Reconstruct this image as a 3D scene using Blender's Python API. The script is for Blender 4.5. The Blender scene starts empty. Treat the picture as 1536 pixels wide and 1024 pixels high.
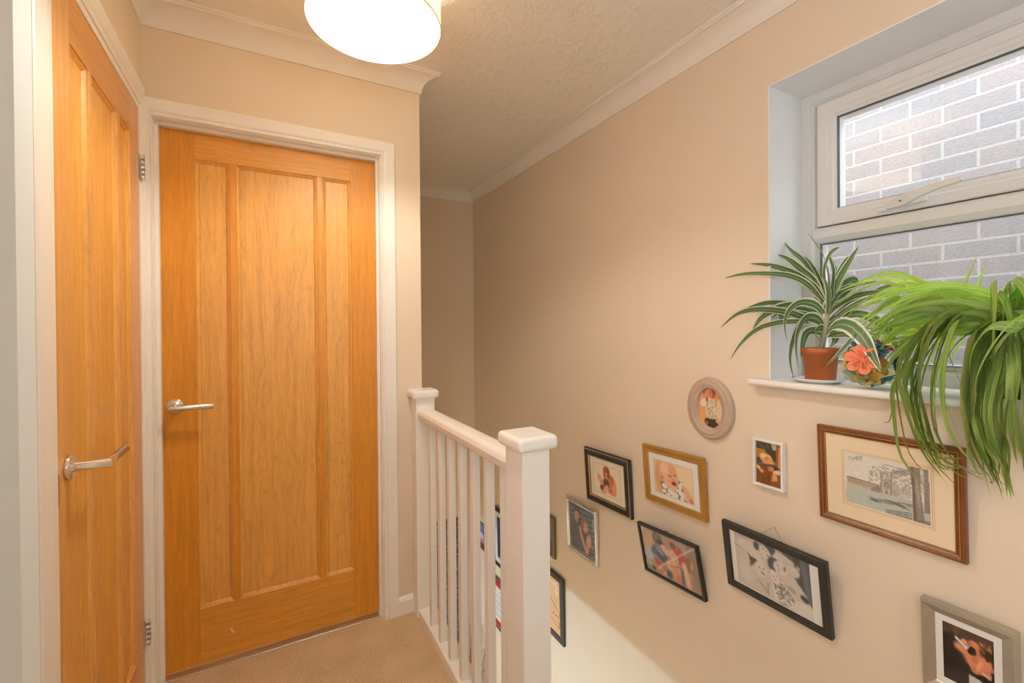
import bpy, bmesh, math, random
import numpy as np
from mathutils import Vector, Matrix, Euler
random.seed(7)
NR = np.random.RandomState(5)
C = bpy.context.scene.collection
EYE = 1.256          # camera height above the landing carpet
F_PX, YAW, PITCH, ROLL, SY = 670.884, 0.500066, -0.005468, -0.008253, -15.473

# ------------------------------------------------------------------ helpers
def s2l(c):
    return tuple(((v / 12.92) if v <= .04045 else ((v + .055) / 1.055) ** 2.4) for v in c)
def rgb(r, g, b):
    return s2l((r / 255, g / 255, b / 255))

class MB:
    """collects vertices and faces of ONE mesh (world coordinates)"""
    def __init__(s):
        s.v = []; s.f = []; s.smooth = []; s.col = None; s.uv = None
    def add(s, vs, fs, smooth=False):
        o = len(s.v); s.v += [tuple(v) for v in vs]
        for f in fs:
            s.f.append([i + o for i in f]); s.smooth.append(smooth)
        return s
    def box(s, x0, x1, y0, y1, z0, z1):
        v = [(x, y, z) for x in (x0, x1) for y in (y0, y1) for z in (z0, z1)]
        return s.add(v, [(0, 1, 3, 2), (4, 6, 7, 5), (0, 4, 5, 1), (2, 3, 7, 6), (0, 2, 6, 4), (1, 5, 7, 3)])
    def tube(s, pts, r, n=12, cap=True):
        pts = [Vector(p) for p in pts]; k = len(pts)
        rr = r if isinstance(r, (list, tuple)) else [r] * k
        vs = []; fs = []; prev = None
        for i, p in enumerate(pts):
            t = (pts[min(i + 1, k - 1)] - pts[max(i - 1, 0)]).normalized()
            if prev is None:
                a = Vector((0, 0, 1)) if abs(t.z) < .9 else Vector((1, 0, 0))
                u = t.cross(a).normalized()
            else:
                u = (prev - t * prev.dot(t)).normalized()
            prev = u; w = t.cross(u)
            for j in range(n):
                q = 2 * math.pi * j / n
                vs.append(p + (u * math.cos(q) + w * math.sin(q)) * rr[i])
        for i in range(k - 1):
            for j in range(n):
                fs.append((i * n + j, i * n + (j + 1) % n, (i + 1) * n + (j + 1) % n, (i + 1) * n + j))
        s.add(vs, fs, True)
        if cap:
            o = len(s.v) - k * n
            s.f.append([o + j for j in range(n)][::-1]); s.smooth.append(False)
            s.f.append([o + (k - 1) * n + j for j in range(n)]); s.smooth.append(False)
        return s
    def lathe(s, prof, c, n=40, axis=(0, 0, 1), smooth=True):
        ax = Vector(axis).normalized(); a = Vector((1, 0, 0)) if abs(ax.x) < .9 else Vector((0, 1, 0))
        u = ax.cross(a).normalized(); w = ax.cross(u); c = Vector(c)
        vs = []; fs = []; k = len(prof)
        for r, h in prof:
            for j in range(n):
                q = 2 * math.pi * j / n
                vs.append(c + ax * h + (u * math.cos(q) + w * math.sin(q)) * r)
        for i in range(k - 1):
            for j in range(n):
                fs.append((i * n + j, i * n + (j + 1) % n, (i + 1) * n + (j + 1) % n, (i + 1) * n + j))
        return s.add(vs, fs, smooth)
    def sweep(s, prof, nodes, closed=False, smooth=False, loop=False):
        """nodes: (P, A, B); a profile point (a, b) sits at P + a*A + b*B"""
        vs = []; fs = []; k = len(prof); m = len(nodes)
        for P, A, B in nodes:
            P, A, B = Vector(P), Vector(A), Vector(B)
            for a, b in prof: vs.append(P + A * a + B * b)
        for i in range(m if closed else m - 1):
            i2 = (i + 1) % m
            for j in range(k if loop else k - 1):
                j2 = (j + 1) % k
                fs.append((i * k + j, i * k + j2, i2 * k + j2, i2 * k + j))
        if not closed and k > 2:
            fs.append(tuple(range(k))); fs.append(tuple(range((m - 1) * k, m * k))[::-1])
        return s.add(vs, fs, smooth)

def finish(name, mb, mat, parent=None, org=None, recalc=True, bevel=0, seg=2, col=None, uv=None, local=False):
    me = bpy.data.meshes.new(name)
    o = Vector((0, 0, 0))
    if not local:
        if parent is not None: o = Vector(parent['_o'])
        elif org is not None: o = Vector(org)
    me.from_pydata([tuple(Vector(v) - o) for v in mb.v], [], mb.f)
    me.polygons.foreach_set('use_smooth', mb.smooth)
    if recalc:
        bm = bmesh.new(); bm.from_mesh(me); bmesh.ops.recalc_face_normals(bm, faces=bm.faces); bm.to_mesh(me); bm.free()
    if col is not None:
        at = me.color_attributes.new('Col', 'FLOAT_COLOR', 'POINT')
        at.data.foreach_set('color', np.asarray(col, dtype=np.float32).ravel())
    if uv is not None:
        ul = me.uv_layers.new(name='UVMap')
        li = np.zeros(len(me.loops), dtype=np.int32); me.loops.foreach_get('vertex_index', li)
        ul.data.foreach_set('uv', np.asarray(uv, dtype=np.float32)[li].ravel())
    me.update()
    ob = bpy.data.objects.new(name, me); C.objects.link(ob)
    if mat: me.materials.append(mat)
    if parent is not None: ob.parent = parent
    elif org is not None: ob.location = org
    ob['_o'] = tuple(o)
    if bevel:
        b = ob.modifiers.new('bevel', 'BEVEL'); b.width = bevel; b.segments = seg; b.limit_method = 'ANGLE'; b.angle_limit = .6
    return ob
def tag(o, label, cat, group=None, kind=None):
    o['label'] = label; o['category'] = cat
    if group: o['group'] = group
    if kind: o['kind'] = kind
    return o
def root(name, loc, label, cat, group=None, kind=None, mat=None):
    o = bpy.data.objects.new(name, None); C.objects.link(o); o.location = loc; o['_o'] = tuple(loc)
    o.empty_display_size = .05
    if mat is not None: o.matrix_world = mat
    return tag(o, label, cat, group, kind)

# ------------------------------------------------------------------ materials
def new(name):
    m = bpy.data.materials.new(name); m.use_nodes = True
    nt = m.node_tree; b = nt.nodes['Principled BSDF']
    return m, nt, b
def N(nt, t, **kw):
    n = nt.nodes.new(t)
    for k, v in kw.items(): setattr(n, k, v)
    return n
def coords(nt, scale=(1, 1, 1), kind='Object'):
    tc = N(nt, 'ShaderNodeTexCoord'); mp = N(nt, 'ShaderNodeMapping'); mp.inputs['Scale'].default_value = scale
    nt.links.new(tc.outputs[kind], mp.inputs['Vector']); return mp.outputs[0]
def noise(nt, vec, scale, detail=3, rough=.5, dist=0):
    n = N(nt, 'ShaderNodeTexNoise'); n.inputs['Scale'].default_value = scale; n.inputs['Detail'].default_value = detail
    n.inputs['Roughness'].default_value = rough; n.inputs['Distortion'].default_value = dist
    nt.links.new(vec, n.inputs['Vector']); return n.outputs['Fac']
def ramp(nt, fac, stops):
    r = N(nt, 'ShaderNodeValToRGB'); e = r.color_ramp.elements
    while len(e) < len(stops): e.new(.5)
    for x, (p, c) in zip(e, stops): x.position = p; x.color = (*c, 1) if len(c) == 3 else c
    nt.links.new(fac, r.inputs[0]); return r.outputs[0]
def bump(nt, b, h, strength, dist=.002):
    n = N(nt, 'ShaderNodeBump'); n.inputs['Strength'].default_value = strength; n.inputs['Distance'].default_value = dist
    nt.links.new(h, n.inputs['Height']); nt.links.new(n.outputs[0], b.inputs['Normal'])
def mathn(nt, op, a, b=None):
    n = N(nt, 'ShaderNodeMath', operation=op)
    for i, x in enumerate((a, b)):
        if x is None: continue
        if isinstance(x, (int, float)): n.inputs[i].default_value = x
        else: nt.links.new(x, n.inputs[i])
    return n.outputs[0]
def plain(name, c, rough=.5, metal=0, spec=.5, bump_s=0, bscale=60, vary=.04):
    m, nt, b = new(name)
    v = coords(nt); f = noise(nt, v, 7, 4)
    lo = tuple(x * (1 - vary) for x in c); hi = tuple(min(1, x * (1 + vary)) for x in c)
    nt.links.new(ramp(nt, f, [(.3, lo), (.7, hi)]), b.inputs['Base Color'])
    b.inputs['Roughness'].default_value = rough; b.inputs['Metallic'].default_value = metal
    b.inputs['Specular IOR Level'].default_value = spec
    if bump_s: bump(nt, b, noise(nt, v, bscale, 4, .6), bump_s, .001)
    return m
def wall_mat(name, c):
    m, nt, b = new(name); v = coords(nt)
    f = noise(nt, v, 2.2, 4, .6)
    nt.links.new(ramp(nt, f, [(.3, tuple(x * .97 for x in c)), (.7, c)]), b.inputs['Base Color'])
    b.inputs['Roughness'].default_value = .62; b.inputs['Specular IOR Level'].default_value = .3
    h = mathn(nt, 'ADD', noise(nt, v, 120, 3, .6), mathn(nt, 'MULTIPLY', noise(nt, v, 14, 2), .6))
    bump(nt, b, h, .12, .002); return m
def oak(name, axis, cathedral=0., seed=0., tone=(.66, .268, .020)):
    m, nt, b = new(name)
    sc = {'z': (1, 1, .055), 'x': (.055, 1, 1), 'y': (1, .055, 1)}[axis]
    tc = N(nt, 'ShaderNodeTexCoord'); ad = N(nt, 'ShaderNodeVectorMath', operation='ADD'); ad.inputs[1].default_value = (seed, seed * 1.7, seed * .6)
    nt.links.new(tc.outputs['Object'], ad.inputs[0])
    mp = N(nt, 'ShaderNodeMapping'); mp.inputs['Scale'].default_value = sc; nt.links.new(ad.outputs[0], mp.inputs['Vector'])
    v = mp.outputs[0]
    pore = noise(nt, v, 420, 3, .65); streak = noise(nt, v, 60, 4, .6)
    base = ramp(nt, mathn(nt, 'ADD', mathn(nt, 'MULTIPLY', pore, .5), mathn(nt, 'MULTIPLY', streak, .5)),
                [(.36, tuple(c * .82 for c in tone)), (.5, tone), (.64, tuple(c * 1.16 for c in tone))])
    if cathedral:
        mp2 = N(nt, 'ShaderNodeMapping'); mp2.inputs['Scale'].default_value = tuple((.17 if x < 1 else 1) for x in sc)
        nt.links.new(ad.outputs[0], mp2.inputs['Vector'])
        f2 = noise(nt, mp2.outputs[0], 7.5, 2, .45, .3)
        ring = N(nt, 'ShaderNodeMath', operation='PINGPONG'); nt.links.new(mathn(nt, 'MULTIPLY', f2, 22), ring.inputs[0]); ring.inputs[1].default_value = .5
        rr = ramp(nt, mathn(nt, 'ADD', mathn(nt, 'MULTIPLY', ring.outputs[0], 1.5), mathn(nt, 'MULTIPLY', pore, .4)), [(.05, (.84, .79, .72)), (.5, (1, 1, 1)), (.9, (1.0, 1.0, 1.0))])
        mx = N(nt, 'ShaderNodeMix', data_type='RGBA', blend_type='MULTIPLY'); mx.inputs['Factor'].default_value = cathedral
        nt.links.new(base, mx.inputs[6]); nt.links.new(rr, mx.inputs[7]); base = mx.outputs[2]
    nt.links.new(base, b.inputs['Base Color'])
    b.inputs['Roughness'].default_value = .40; b.inputs['Specular IOR Level'].default_value = .5; b.inputs['Coat Weight'].default_value = .35; b.inputs['Coat Roughness'].default_value = .3
    bump(nt, b, pore, .08, .0006); return m
def chrome(name, c=(.82, .80, .78), rough=.12): return plain(name, c, rough, 1, .5, vary=.02)

M = {}
M['wall'] = wall_mat('beige_wall_paint', (.785, .655, .510))
M['blue'] = wall_mat('daylight_tinted_white_paint', (.80, .86, .90))  # white post paint with the cool cast of daylight tinted in
M['white'] = plain('white_gloss_paint', (.86, .83, .78), .38, 0, .45, .06, 40, .015)
M['cove'] = plain('white_matt_coving', (.84, .79, .73), .7, 0, .3, .1, 60, .02)
M['upvc'] = plain('white_upvc', (.70, .69, .67), .28, 0, .5, 0, 60, .01)
M['reveal'] = plain('white_reveal_paint', (.79, .80, .81), .5, 0, .3, .08, 80, .015)
M['chrome'] = chrome('chrome_metal'); M['satin'] = chrome('brushed_steel', (.72, .69, .64), .28)
M['gasket'] = plain('dark_rubber_gasket', (.09, .1, .11), .5)
M['concrete'] = plain('plaster_underside', (.8, .78, .74), .7)
M['oak_v'] = oak('oak_vertical_grain', 'z'); M['oak_hx'] = oak('oak_cross_grain', 'x', .25, 3, (.68, .305, .042)); M['oak_hy'] = oak('oak_rail_grain', 'y', .25, 5, (.64, .285, .058))
M['oak_p'] = [oak('oak_panel_grain', 'z', .7, 1.3 + 2.1 * i, (.74, .375, .082)) for i in range(3)]

m, nt, b = new('artex_ceiling'); v = coords(nt, (1, .55, 1))
f1 = noise(nt, v, 26, 5, .62, 2.2); f2 = noise(nt, v, 5, 2)
ridge = ramp(nt, f1, [(.54, (0, 0, 0)), (.60, (1, 1, 1)), (.64, (.1, .1, .1))])
hh = mathn(nt, 'MULTIPLY', ridge, ramp(nt, f2, [(.36, (.30, .30, .30)), (.66, (1, 1, 1))]))
b.inputs['Base Color'].default_value = (.87, .83, .77, 1); b.inputs['Roughness'].default_value = .7
bump(nt, b, hh, .42, .007); M['ceiling'] = m

m, nt, b = new('beige_carpet_pile'); v = coords(nt)
vo = N(nt, 'ShaderNodeTexVoronoi'); vo.inputs['Scale'].default_value = 300; nt.links.new(v, vo.inputs['Vector'])
f = noise(nt, v, 210, 4, .7); fl = noise(nt, v, 6, 3)
cc = ramp(nt, mathn(nt, 'ADD', mathn(nt, 'MULTIPLY', f, .8), mathn(nt, 'MULTIPLY', fl, .2)), [(.34, (.48, .32, .18)), (.5, (.80, .585, .355)), (.66, (.92, .74, .50))])
nt.links.new(cc, b.inputs['Base Color']); b.inputs['Roughness'].default_value = .95; b.inputs['Specular IOR Level'].default_value = .1
bump(nt, b, mathn(nt, 'ADD', f, mathn(nt, 'MULTIPLY', vo.outputs['Distance'], .6)), .9, .006); M['carpet'] = m

m, nt, b = new('neighbour_brickwork'); tc = N(nt, 'ShaderNodeTexCoord'); sx = N(nt, 'ShaderNodeSeparateXYZ'); cx = N(nt, 'ShaderNodeCombineXYZ')
nt.links.new(tc.outputs['Object'], sx.inputs[0]); nt.links.new(mathn(nt, 'ADD', sx.outputs['Y'], .085), cx.inputs['X']); nt.links.new(mathn(nt, 'ADD', sx.outputs['Z'], .038), cx.inputs['Y'])
br = N(nt, 'ShaderNodeTexBrick'); br.inputs['Scale'].default_value = 1; br.inputs['Brick Width'].default_value = .225; br.inputs['Row Height'].default_value = .075
br.inputs['Mortar Size'].default_value = .006; br.inputs['Mortar Smooth'].default_value = .25; br.inputs['Bias'].default_value = -.1
br.inputs['Color1'].default_value = (.29, .28, .288, 1); br.inputs['Color2'].default_value = (.335, .292, .287, 1); br.inputs['Mortar'].default_value = (.42, .413, .405, 1)
nt.links.new(cx.outputs[0], br.inputs['Vector'])
v = coords(nt, (1, 1, 2.2)); fn = noise(nt, v, 70, 4, .7)
mx = N(nt, 'ShaderNodeMix', data_type='RGBA', blend_type='MULTIPLY'); mx.inputs['Factor'].default_value = .55
nt.links.new(br.outputs['Color'], mx.inputs[6]); nt.links.new(ramp(nt, fn, [(.35, (.72, .72, .74)), (.62, (1.1, 1.1, 1.1))]), mx.inputs[7])
nt.links.new(mx.outputs[2], b.inputs['Base Color']); b.inputs['Roughness'].default_value = .9
bump(nt, b, mathn(nt, 'SUBTRACT', fn, mathn(nt, 'MULTIPLY', br.outputs['Fac'], 1.5)), .5, .006); M['brick'] = m

m = bpy.data.materials.new('clear_glass'); m.use_nodes = True; nt = m.node_tree; nt.nodes.clear()
out = N(nt, 'ShaderNodeOutputMaterial'); tr = N(nt, 'ShaderNodeBsdfTransparent'); gl = N(nt, 'ShaderNodeBsdfGlossy'); gl.inputs['Roughness'].default_value = .02
fr = N(nt, 'ShaderNodeFresnel'); ge = N(nt, 'ShaderNodeNewGeometry'); nt.links.new(mathn(nt, 'SUBTRACT', 1.4, mathn(nt, 'MULTIPLY', ge.outputs['Backfacing'], 1.4 - 1 / 1.4)), fr.inputs['IOR']); mxs = N(nt, 'ShaderNodeMixShader')
nt.links.new(fr.outputs[0], mxs.inputs[0]); nt.links.new(tr.outputs[0], mxs.inputs[1]); nt.links.new(gl.outputs[0], mxs.inputs[2]); nt.links.new(mxs.outputs[0], out.inputs[0])
M['glass'] = m

m = bpy.data.materials.new('cream_lampshade_fabric'); m.use_nodes = True; nt = m.node_tree; nt.nodes.clear()
out = N(nt, 'ShaderNodeOutputMaterial'); d = N(nt, 'ShaderNodeBsdfDiffuse'); t = N(nt, 'ShaderNodeBsdfTranslucent'); mxs = N(nt, 'ShaderNodeMixShader'); mxs.inputs[0].default_value = .115
v = coords(nt, (1, 1, 1)); w = noise(nt, v, 260, 2)
cc = ramp(nt, w, [(.3, (.80, .73, .60)), (.7, (.88, .81, .68))]); nt.links.new(cc, d.inputs[0]); t.inputs[0].default_value = (.92, .66, .36, 1)
nt.links.new(d.outputs[0], mxs.inputs[1]); nt.links.new(t.outputs[0], mxs.inputs[2]); nt.links.new(mxs.outputs[0], out.inputs[0]); M['shade'] = m

def emit(name, c, s):
    m = bpy.data.materials.new(name); m.use_nodes = True; nt = m.node_tree; nt.nodes.clear()
    out = N(nt, 'ShaderNodeOutputMaterial'); e = N(nt, 'ShaderNodeEmission'); e.inputs[0].default_value = (*c, 1); e.inputs[1].default_value = s
    nt.links.new(e.outputs[0], out.inputs[0]); return m
BULB = 560.0
M['bulb'] = emit('warm_bulb_glow', (1, .925, .81), BULB)
M['hall_glow'] = emit('hall_light_glow', (.48, .78, 1.0), 800.0)

m, nt, b = new('photo_print'); at = N(nt, 'ShaderNodeVertexColor'); at.layer_name = 'Col'
nt.links.new(at.outputs[0], b.inputs['Base Color']); b.inputs['Roughness'].default_value = .45; b.inputs['Specular IOR Level'].default_value = .3; M['print'] = m
def leafmat(name, ramp_stops, trans, tcol, edge_noise=.0):
    m = bpy.data.materials.new(name); m.use_nodes = True; nt = m.node_tree; b = nt.nodes['Principled BSDF']; out = nt.nodes['Material Output']
    tc = N(nt, 'ShaderNodeTexCoord'); sx = N(nt, 'ShaderNodeSeparateXYZ'); nt.links.new(tc.outputs['UV'], sx.inputs[0])
    nz = noise(nt, coords(nt), 45, 3)
    u = mathn(nt, 'ADD', sx.outputs['X'], mathn(nt, 'MULTIPLY', mathn(nt, 'SUBTRACT', nz, .5), .10))
    r = N(nt, 'ShaderNodeValToRGB'); r.color_ramp.interpolation = 'LINEAR'; e = r.color_ramp.elements
    while len(e) < len(ramp_stops): e.new(.5)
    for x, (p, c) in zip(e, ramp_stops): x.position = p; x.color = (*c, 1)
    nt.links.new(u, r.inputs[0])
    vc = N(nt, 'ShaderNodeVertexColor'); vc.layer_name = 'Col'
    mx = N(nt, 'ShaderNodeMix', data_type='RGBA', blend_type='MULTIPLY'); mx.inputs['Factor'].default_value = 1
    nt.links.new(r.outputs[0], mx.inputs[6]); nt.links.new(vc.outputs[0], mx.inputs[7])
    nt.links.new(mx.outputs[2], b.inputs['Base Color']); b.inputs['Roughness'].default_value = .42; b.inputs['Specular IOR Level'].default_value = .4
    t = N(nt, 'ShaderNodeBsdfTranslucent'); mt = N(nt, 'ShaderNodeMix', data_type='RGBA', blend_type='MULTIPLY'); mt.inputs['Factor'].default_value = 1
    nt.links.new(mx.outputs[2], mt.inputs[6]); mt.inputs[7].default_value = (*tcol, 1); nt.links.new(mt.outputs[2], t.inputs[0])
    ms = N(nt, 'ShaderNodeMixShader'); ms.inputs[0].default_value = trans
    nt.links.new(b.outputs[0], ms.inputs[1]); nt.links.new(t.outputs[0], ms.inputs[2]); nt.links.new(ms.outputs[0], out.inputs[0]); return m
G = (.30, .40, .10); G2 = (.37, .48, .15)
M['spider'] = leafmat('spider_plant_leaf', [(0, G), (.40, G), (.5, (.50, .58, .28)), (.60, G), (1, G2)], .40, (1.6, 2.0, .9))
DG = (.10, .18, .085); CR = (.74, .74, .58)
M['dracaena'] = leafmat('striped_dracaena_leaf', [(0, CR), (.13, CR), (.17, DG), (.45, (.13, .22, .10)), (.48, (.40, .47, .28)), (.52, (.40, .47, .28)), (.55, (.13, .22, .10)), (.83, DG), (.87, CR), (1, CR)], .22, (1.3, 1.4, .9))
M['terra'] = plain('terracotta_plastic', (.46, .13, .035), .45, vary=.06)
M['soil'] = plain('dark_compost', (.04, .028, .02), .95, bump_s=.8, vary=.4)
M['stem'] = plain('pale_cane_stem', (.42, .38, .22), .6)
M['ceramic'] = plain('white_ceramic', (.82, .80, .77), .2)
M['potdark'] = plain('dark_plastic_pot', (.03, .032, .03), .4)

# ------------------------------------------------------------------ room shell
XL, XR, YA, YE, XC = -.378, 1.529, 1.972, 3.469, .61
ZC0, ZT = 2.3154, 2.394            # bottom of the coving, ceiling
LOW = -2.65
YB = -1.5                          # wall behind the camera
def struct(name, mb, mat, label, cat, bevel=0):
    o = finish(name, mb, mat, bevel=bevel); return tag(o, label, cat, None, 'structure')

mb = MB()
mb.box(XL - .1, XC, YB, YE, -.25, 0); mb.box(XC, XR, YB, .30, -.25, 0)
struct('floor', mb, M['carpet'], 'beige carpeted landing floor in front of the oak doors', 'floor')
mb = MB(); mb.box(XL - .3, XR, YB, YE + .1, ZT, ZT + .1)
struct('ceiling', mb, M['ceiling'], 'off-white swirl textured ceiling over the landing', 'ceiling')
# lower hall
mb = MB(); mb.box(-1.6, XR, YB, YE, LOW - .1, LOW)
struct('floor_lower', mb, M['carpet'], 'carpeted hall floor at the foot of the stairwell', 'floor')
mb = MB(); mb.box(-1.7, -1.6, YB, YE, LOW, -.25); struct('wall_lower', mb, M['wall'], 'hall wall below the landing, hidden beneath the floor', 'wall')
# left wall with the opening of door 1
D1Y0, D1Y1, D1Z = 1.214, 1.934, 2.018
LY0, LY1, LZ0, LZ1 = -.95, .26, .85, 2.02
mb = MB(); mb.box(XL - .1, XL, YB, LY0, 0, ZT); mb.box(XL - .1, XL, LY1, D1Y0, 0, ZT); mb.box(XL - .1, XL, LY0, LY1, 0, LZ0); mb.box(XL - .1, XL, LY0, LY1, LZ1, ZT); mb.box(XL - .1, XL, D1Y1, YA + .1, 0, ZT); mb.box(XL - .1, XL, D1Y0, D1Y1, D1Z, ZT)
struct('wall_left', mb, M['wall'], 'beige wall on the left holding the steeply foreshortened oak door', 'wall')
mb = MB(); mb.box(XL, -.314, .900, .958, 0, ZT)
struct('wall_near', mb, M['blue'], 'pale grey-white painted post beside the lock side of the left door frame', 'wall nib')
# front wall with the opening of door 2
D2X0, D2X1, D2Z = -.350, .434, 2.005
mb = MB(); mb.box(XL, D2X0, YA, YA + .1, 0, ZT); mb.box(D2X1, XC, YA, YA + .1, 0, ZT); mb.box(D2X0, D2X1, YA, YA + .1, D2Z, ZT)
mb.box(XC - .1, XC, YA + .1, YE, -.25, ZT)
struct('wall_front', mb, M['wall'], 'beige wall around the centre oak door, ending at an outside corner', 'wall')
mb = MB(); mb.box(-1.7, XR + .3, YE, YE + .1, LOW, ZT)
struct('wall_end', mb, M['wall'], 'shaded beige wall at the far end of the stairwell', 'wall')
# window wall, split round the opening
WY0, WY1, WZ0, WZ1, XW = -.32, .934, 1.062, 2.0885, 1.722
mb = MB()
mb.box(XR, XR + .27, YB, WY0, LOW, ZT); mb.box(XR, XR + .27, WY1, YE, LOW, ZT)
mb.box(XR, XR + .27, WY0, WY1, LOW, WZ0); mb.box(XR, XR + .27, WY0, WY1, WZ1, ZT)
struct('wall_right', mb, M['wall'], 'long beige stairwell wall with the window and framed pictures', 'wall')
# wall behind the camera; its window and the side window are added for daylight fill
RX0, RX1, RZ0, RZ1 = .05, .70, 1.18, 1.92
mb = MB(); mb.box(XL - .1, RX0, YB - .1, YB, LOW, ZT); mb.box(RX1, XR + .27, YB - .1, YB, LOW, ZT); mb.box(RX0, RX1, YB - .1, YB, LOW, RZ0); mb.box(RX0, RX1, YB - .1, YB, RZ1, ZT)
mb.box(-1.7, XL - .1, YB - .1, YB, LOW, -.25)
struct('wall_rear', mb, M['wall'], 'beige wall behind the viewpoint with an added daylight opening', 'wall')
mb = MB()
fr = [((RX0, YB - .05, RZ0), (1, 0, 1), (0, 1, 0)), ((RX1, YB - .05, RZ0), (-1, 0, 1), (0, 1, 0)), ((RX1, YB - .05, RZ1), (-1, 0, -1), (0, 1, 0)), ((RX0, YB - .05, RZ1), (1, 0, -1), (0, 1, 0))]
mb.sweep([(0, 0), (0, .04), (.05, .04), (.05, 0)], fr, closed=True, loop=True)
w3 = finish('fill_window_rear', mb, M['upvc']); tag(w3, 'white framed window added behind the viewpoint for daylight fill', 'window', None, 'structure')
mb = MB(); mb.box(RX0 + .05, RX1 - .05, YB - .035, YB - .031, RZ0 + .05, RZ1 - .05); finish('pane', mb, M['glass'], w3)
mb = MB(); P_ = XL - .05  # unseen side window, added to bring in cool fill from the left
fr = [((P_, LY0, LZ0), (0, 1, 1), (1, 0, 0)), ((P_, LY1, LZ0), (0, -1, 1), (1, 0, 0)), ((P_, LY1, LZ1), (0, -1, -1), (1, 0, 0)), ((P_, LY0, LZ1), (0, 1, -1), (1, 0, 0))]
mb.sweep([(0, 0), (0, .04), (.05, .04), (.05, 0)], fr, closed=True, loop=True)
w2 = finish('fill_window_side', mb, M['upvc']); tag(w2, 'white framed side window added in the left wall for daylight fill', 'window', None, 'structure')
mb = MB(); mb.box(P_ + .015, P_ + .019, LY0 + .05, LY1 - .05, LZ0 + .05, LZ1 - .05); finish('pane', mb, M['glass'], w2)

# white reveal lining of the window
mb = MB()
t = .004
mb.box(XR - .0005, XW, WY1 - t, WY1 + .001, WZ0, WZ1); mb.box(XR - .0005, XW, WY0, WY1, WZ1 - t, WZ1 + .001); mb.box(XR - .0005, XW, WY0 - .001, WY0 + t, WZ0, WZ1)
struct('trim_3', mb, M['reveal'], 'white painted window reveal in the stairwell wall', 'reveal')

# stairs down from the near end of the stairwell (mostly out of view)
mb = MB(); n = 13
for i in range(n):
    z = -(i + 1) * (2.65 / 14); y = .30 + i * .215
    mb.box(XC + .04, XR, y, y + .235, z - .19, z)
struct('floor_stairs', mb, M['carpet'], 'carpeted stair flight descending along the picture wall', 'stairs')

# coving
R_, CT = .066, ZT - ZC0
def cove_profile():
    p = [(0, CT), (.007, CT), (.009, CT - .006)]
    for i in range(9):
        a = math.pi / 2 * i / 8
        p.append((.072 - .063 * math.cos(a), .006 + CT - .012 - (CT - .020) * math.sin(a) ) )
    p += [(.072, .007), (.078, .006), (.079, 0)]
    return p
def cove(name, path, label):
    nodes = [((x, y, ZT), (dx, dy, 0), (0, 0, -1)) for x, y, dx, dy in path]
    mb = MB(); mb.sweep(cove_profile(), nodes)
    return struct(name, mb, M['cove'], label, 'coving')
cove('trim_1', [(XL, .959, 1, 0), (XL, YA, 1, -1), (XC, YA, 1, -1), (XC, YE, 1, -1), (XC + .30, YE, 0, -1)], 'white coving over the two oak doors, turning the wall corner')
cove('trim_2', [(XC + .30, YE, 0, -1), (XR, YE, -1, -1), (XR, YB, -1, 0)], 'white coving along the top of the long stairwell wall')
mb = MB(); mb.sweep([(0, 0), (.014, 0), (.014, .058), (.010, .068), (.004, .074), (0, .076)], [((.487, YA, 0), (0, -1, 0), (0, 0, 1)), ((.566, YA, 0), (0, -1, 0), (0, 0, 1))])
struct('baseboard_front', mb, M['white'], 'short white skirting between the centre door and the banister', 'skirting')

# ------------------------------------------------------------------ doors
def panel(x0, x1, z0, z1, put):
    """recessed panel with sloped moulding; put(u, depth, z)"""
    mb = MB(); rings = [(0, 0), (.0015, .004), (.004, .0045), (.011, .010), (.013, .012), (.013, .010)]
    vs = []; fs = []
    for a, d in rings:
        vs += [put(x0 + a, d, z0 + a), put(x1 - a, d, z0 + a), put(x1 - a, d, z1 - a), put(x0 + a, d, z1 - a)]
    for i in range(len(rings) - 1):
        for j in range(4): fs.append((i * 4 + j, i * 4 + (j + 1) % 4, (i + 1) * 4 + (j + 1) % 4, (i + 1) * 4 + j))
    k = (len(rings) - 1) * 4; fs.append((k, k + 1, k + 2, k + 3))
    return mb.add(vs, fs)
def slab(mb, u0, u1, z0, z1, put, th=.04):
    v = [put(u, d, z) for u in (u0, u1) for d in (0, th) for z in (z0, z1)]
    return mb.add(v, [(0, 1, 3, 2), (4, 6, 7, 5), (0, 4, 5, 1), (2, 3, 7, 6), (0, 2, 6, 4), (1, 5, 7, 3)])
def leaf(parent, put, u, z0, z1, pz0, pz1, hmat, vmat):
    """u: eight edges across the leaf: stile | panel | mullion | panel | mullion | panel | stile"""
    mb = MB()
    for a, b_ in ((0, 1), (6, 7)): slab(mb, u[a], u[b_], z0, z1, put)
    for a, b_ in ((2, 3), (4, 5)): slab(mb, u[a], u[b_], pz0, pz1, put)
    lf = finish('door_leaf', mb, vmat, parent, bevel=.0006, seg=1)
    for a, b_ in ((z0, pz0), (pz1, z1)): finish('rail', slab(MB(), u[1], u[6], a, b_, put), hmat, lf, bevel=.0006, seg=1)
    for i, (a, b_) in enumerate(((1, 2), (3, 4), (5, 6))): finish('panel', panel(u[a], u[b_], pz0, pz1, put), M['oak_p'][i], lf)
    return lf
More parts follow.
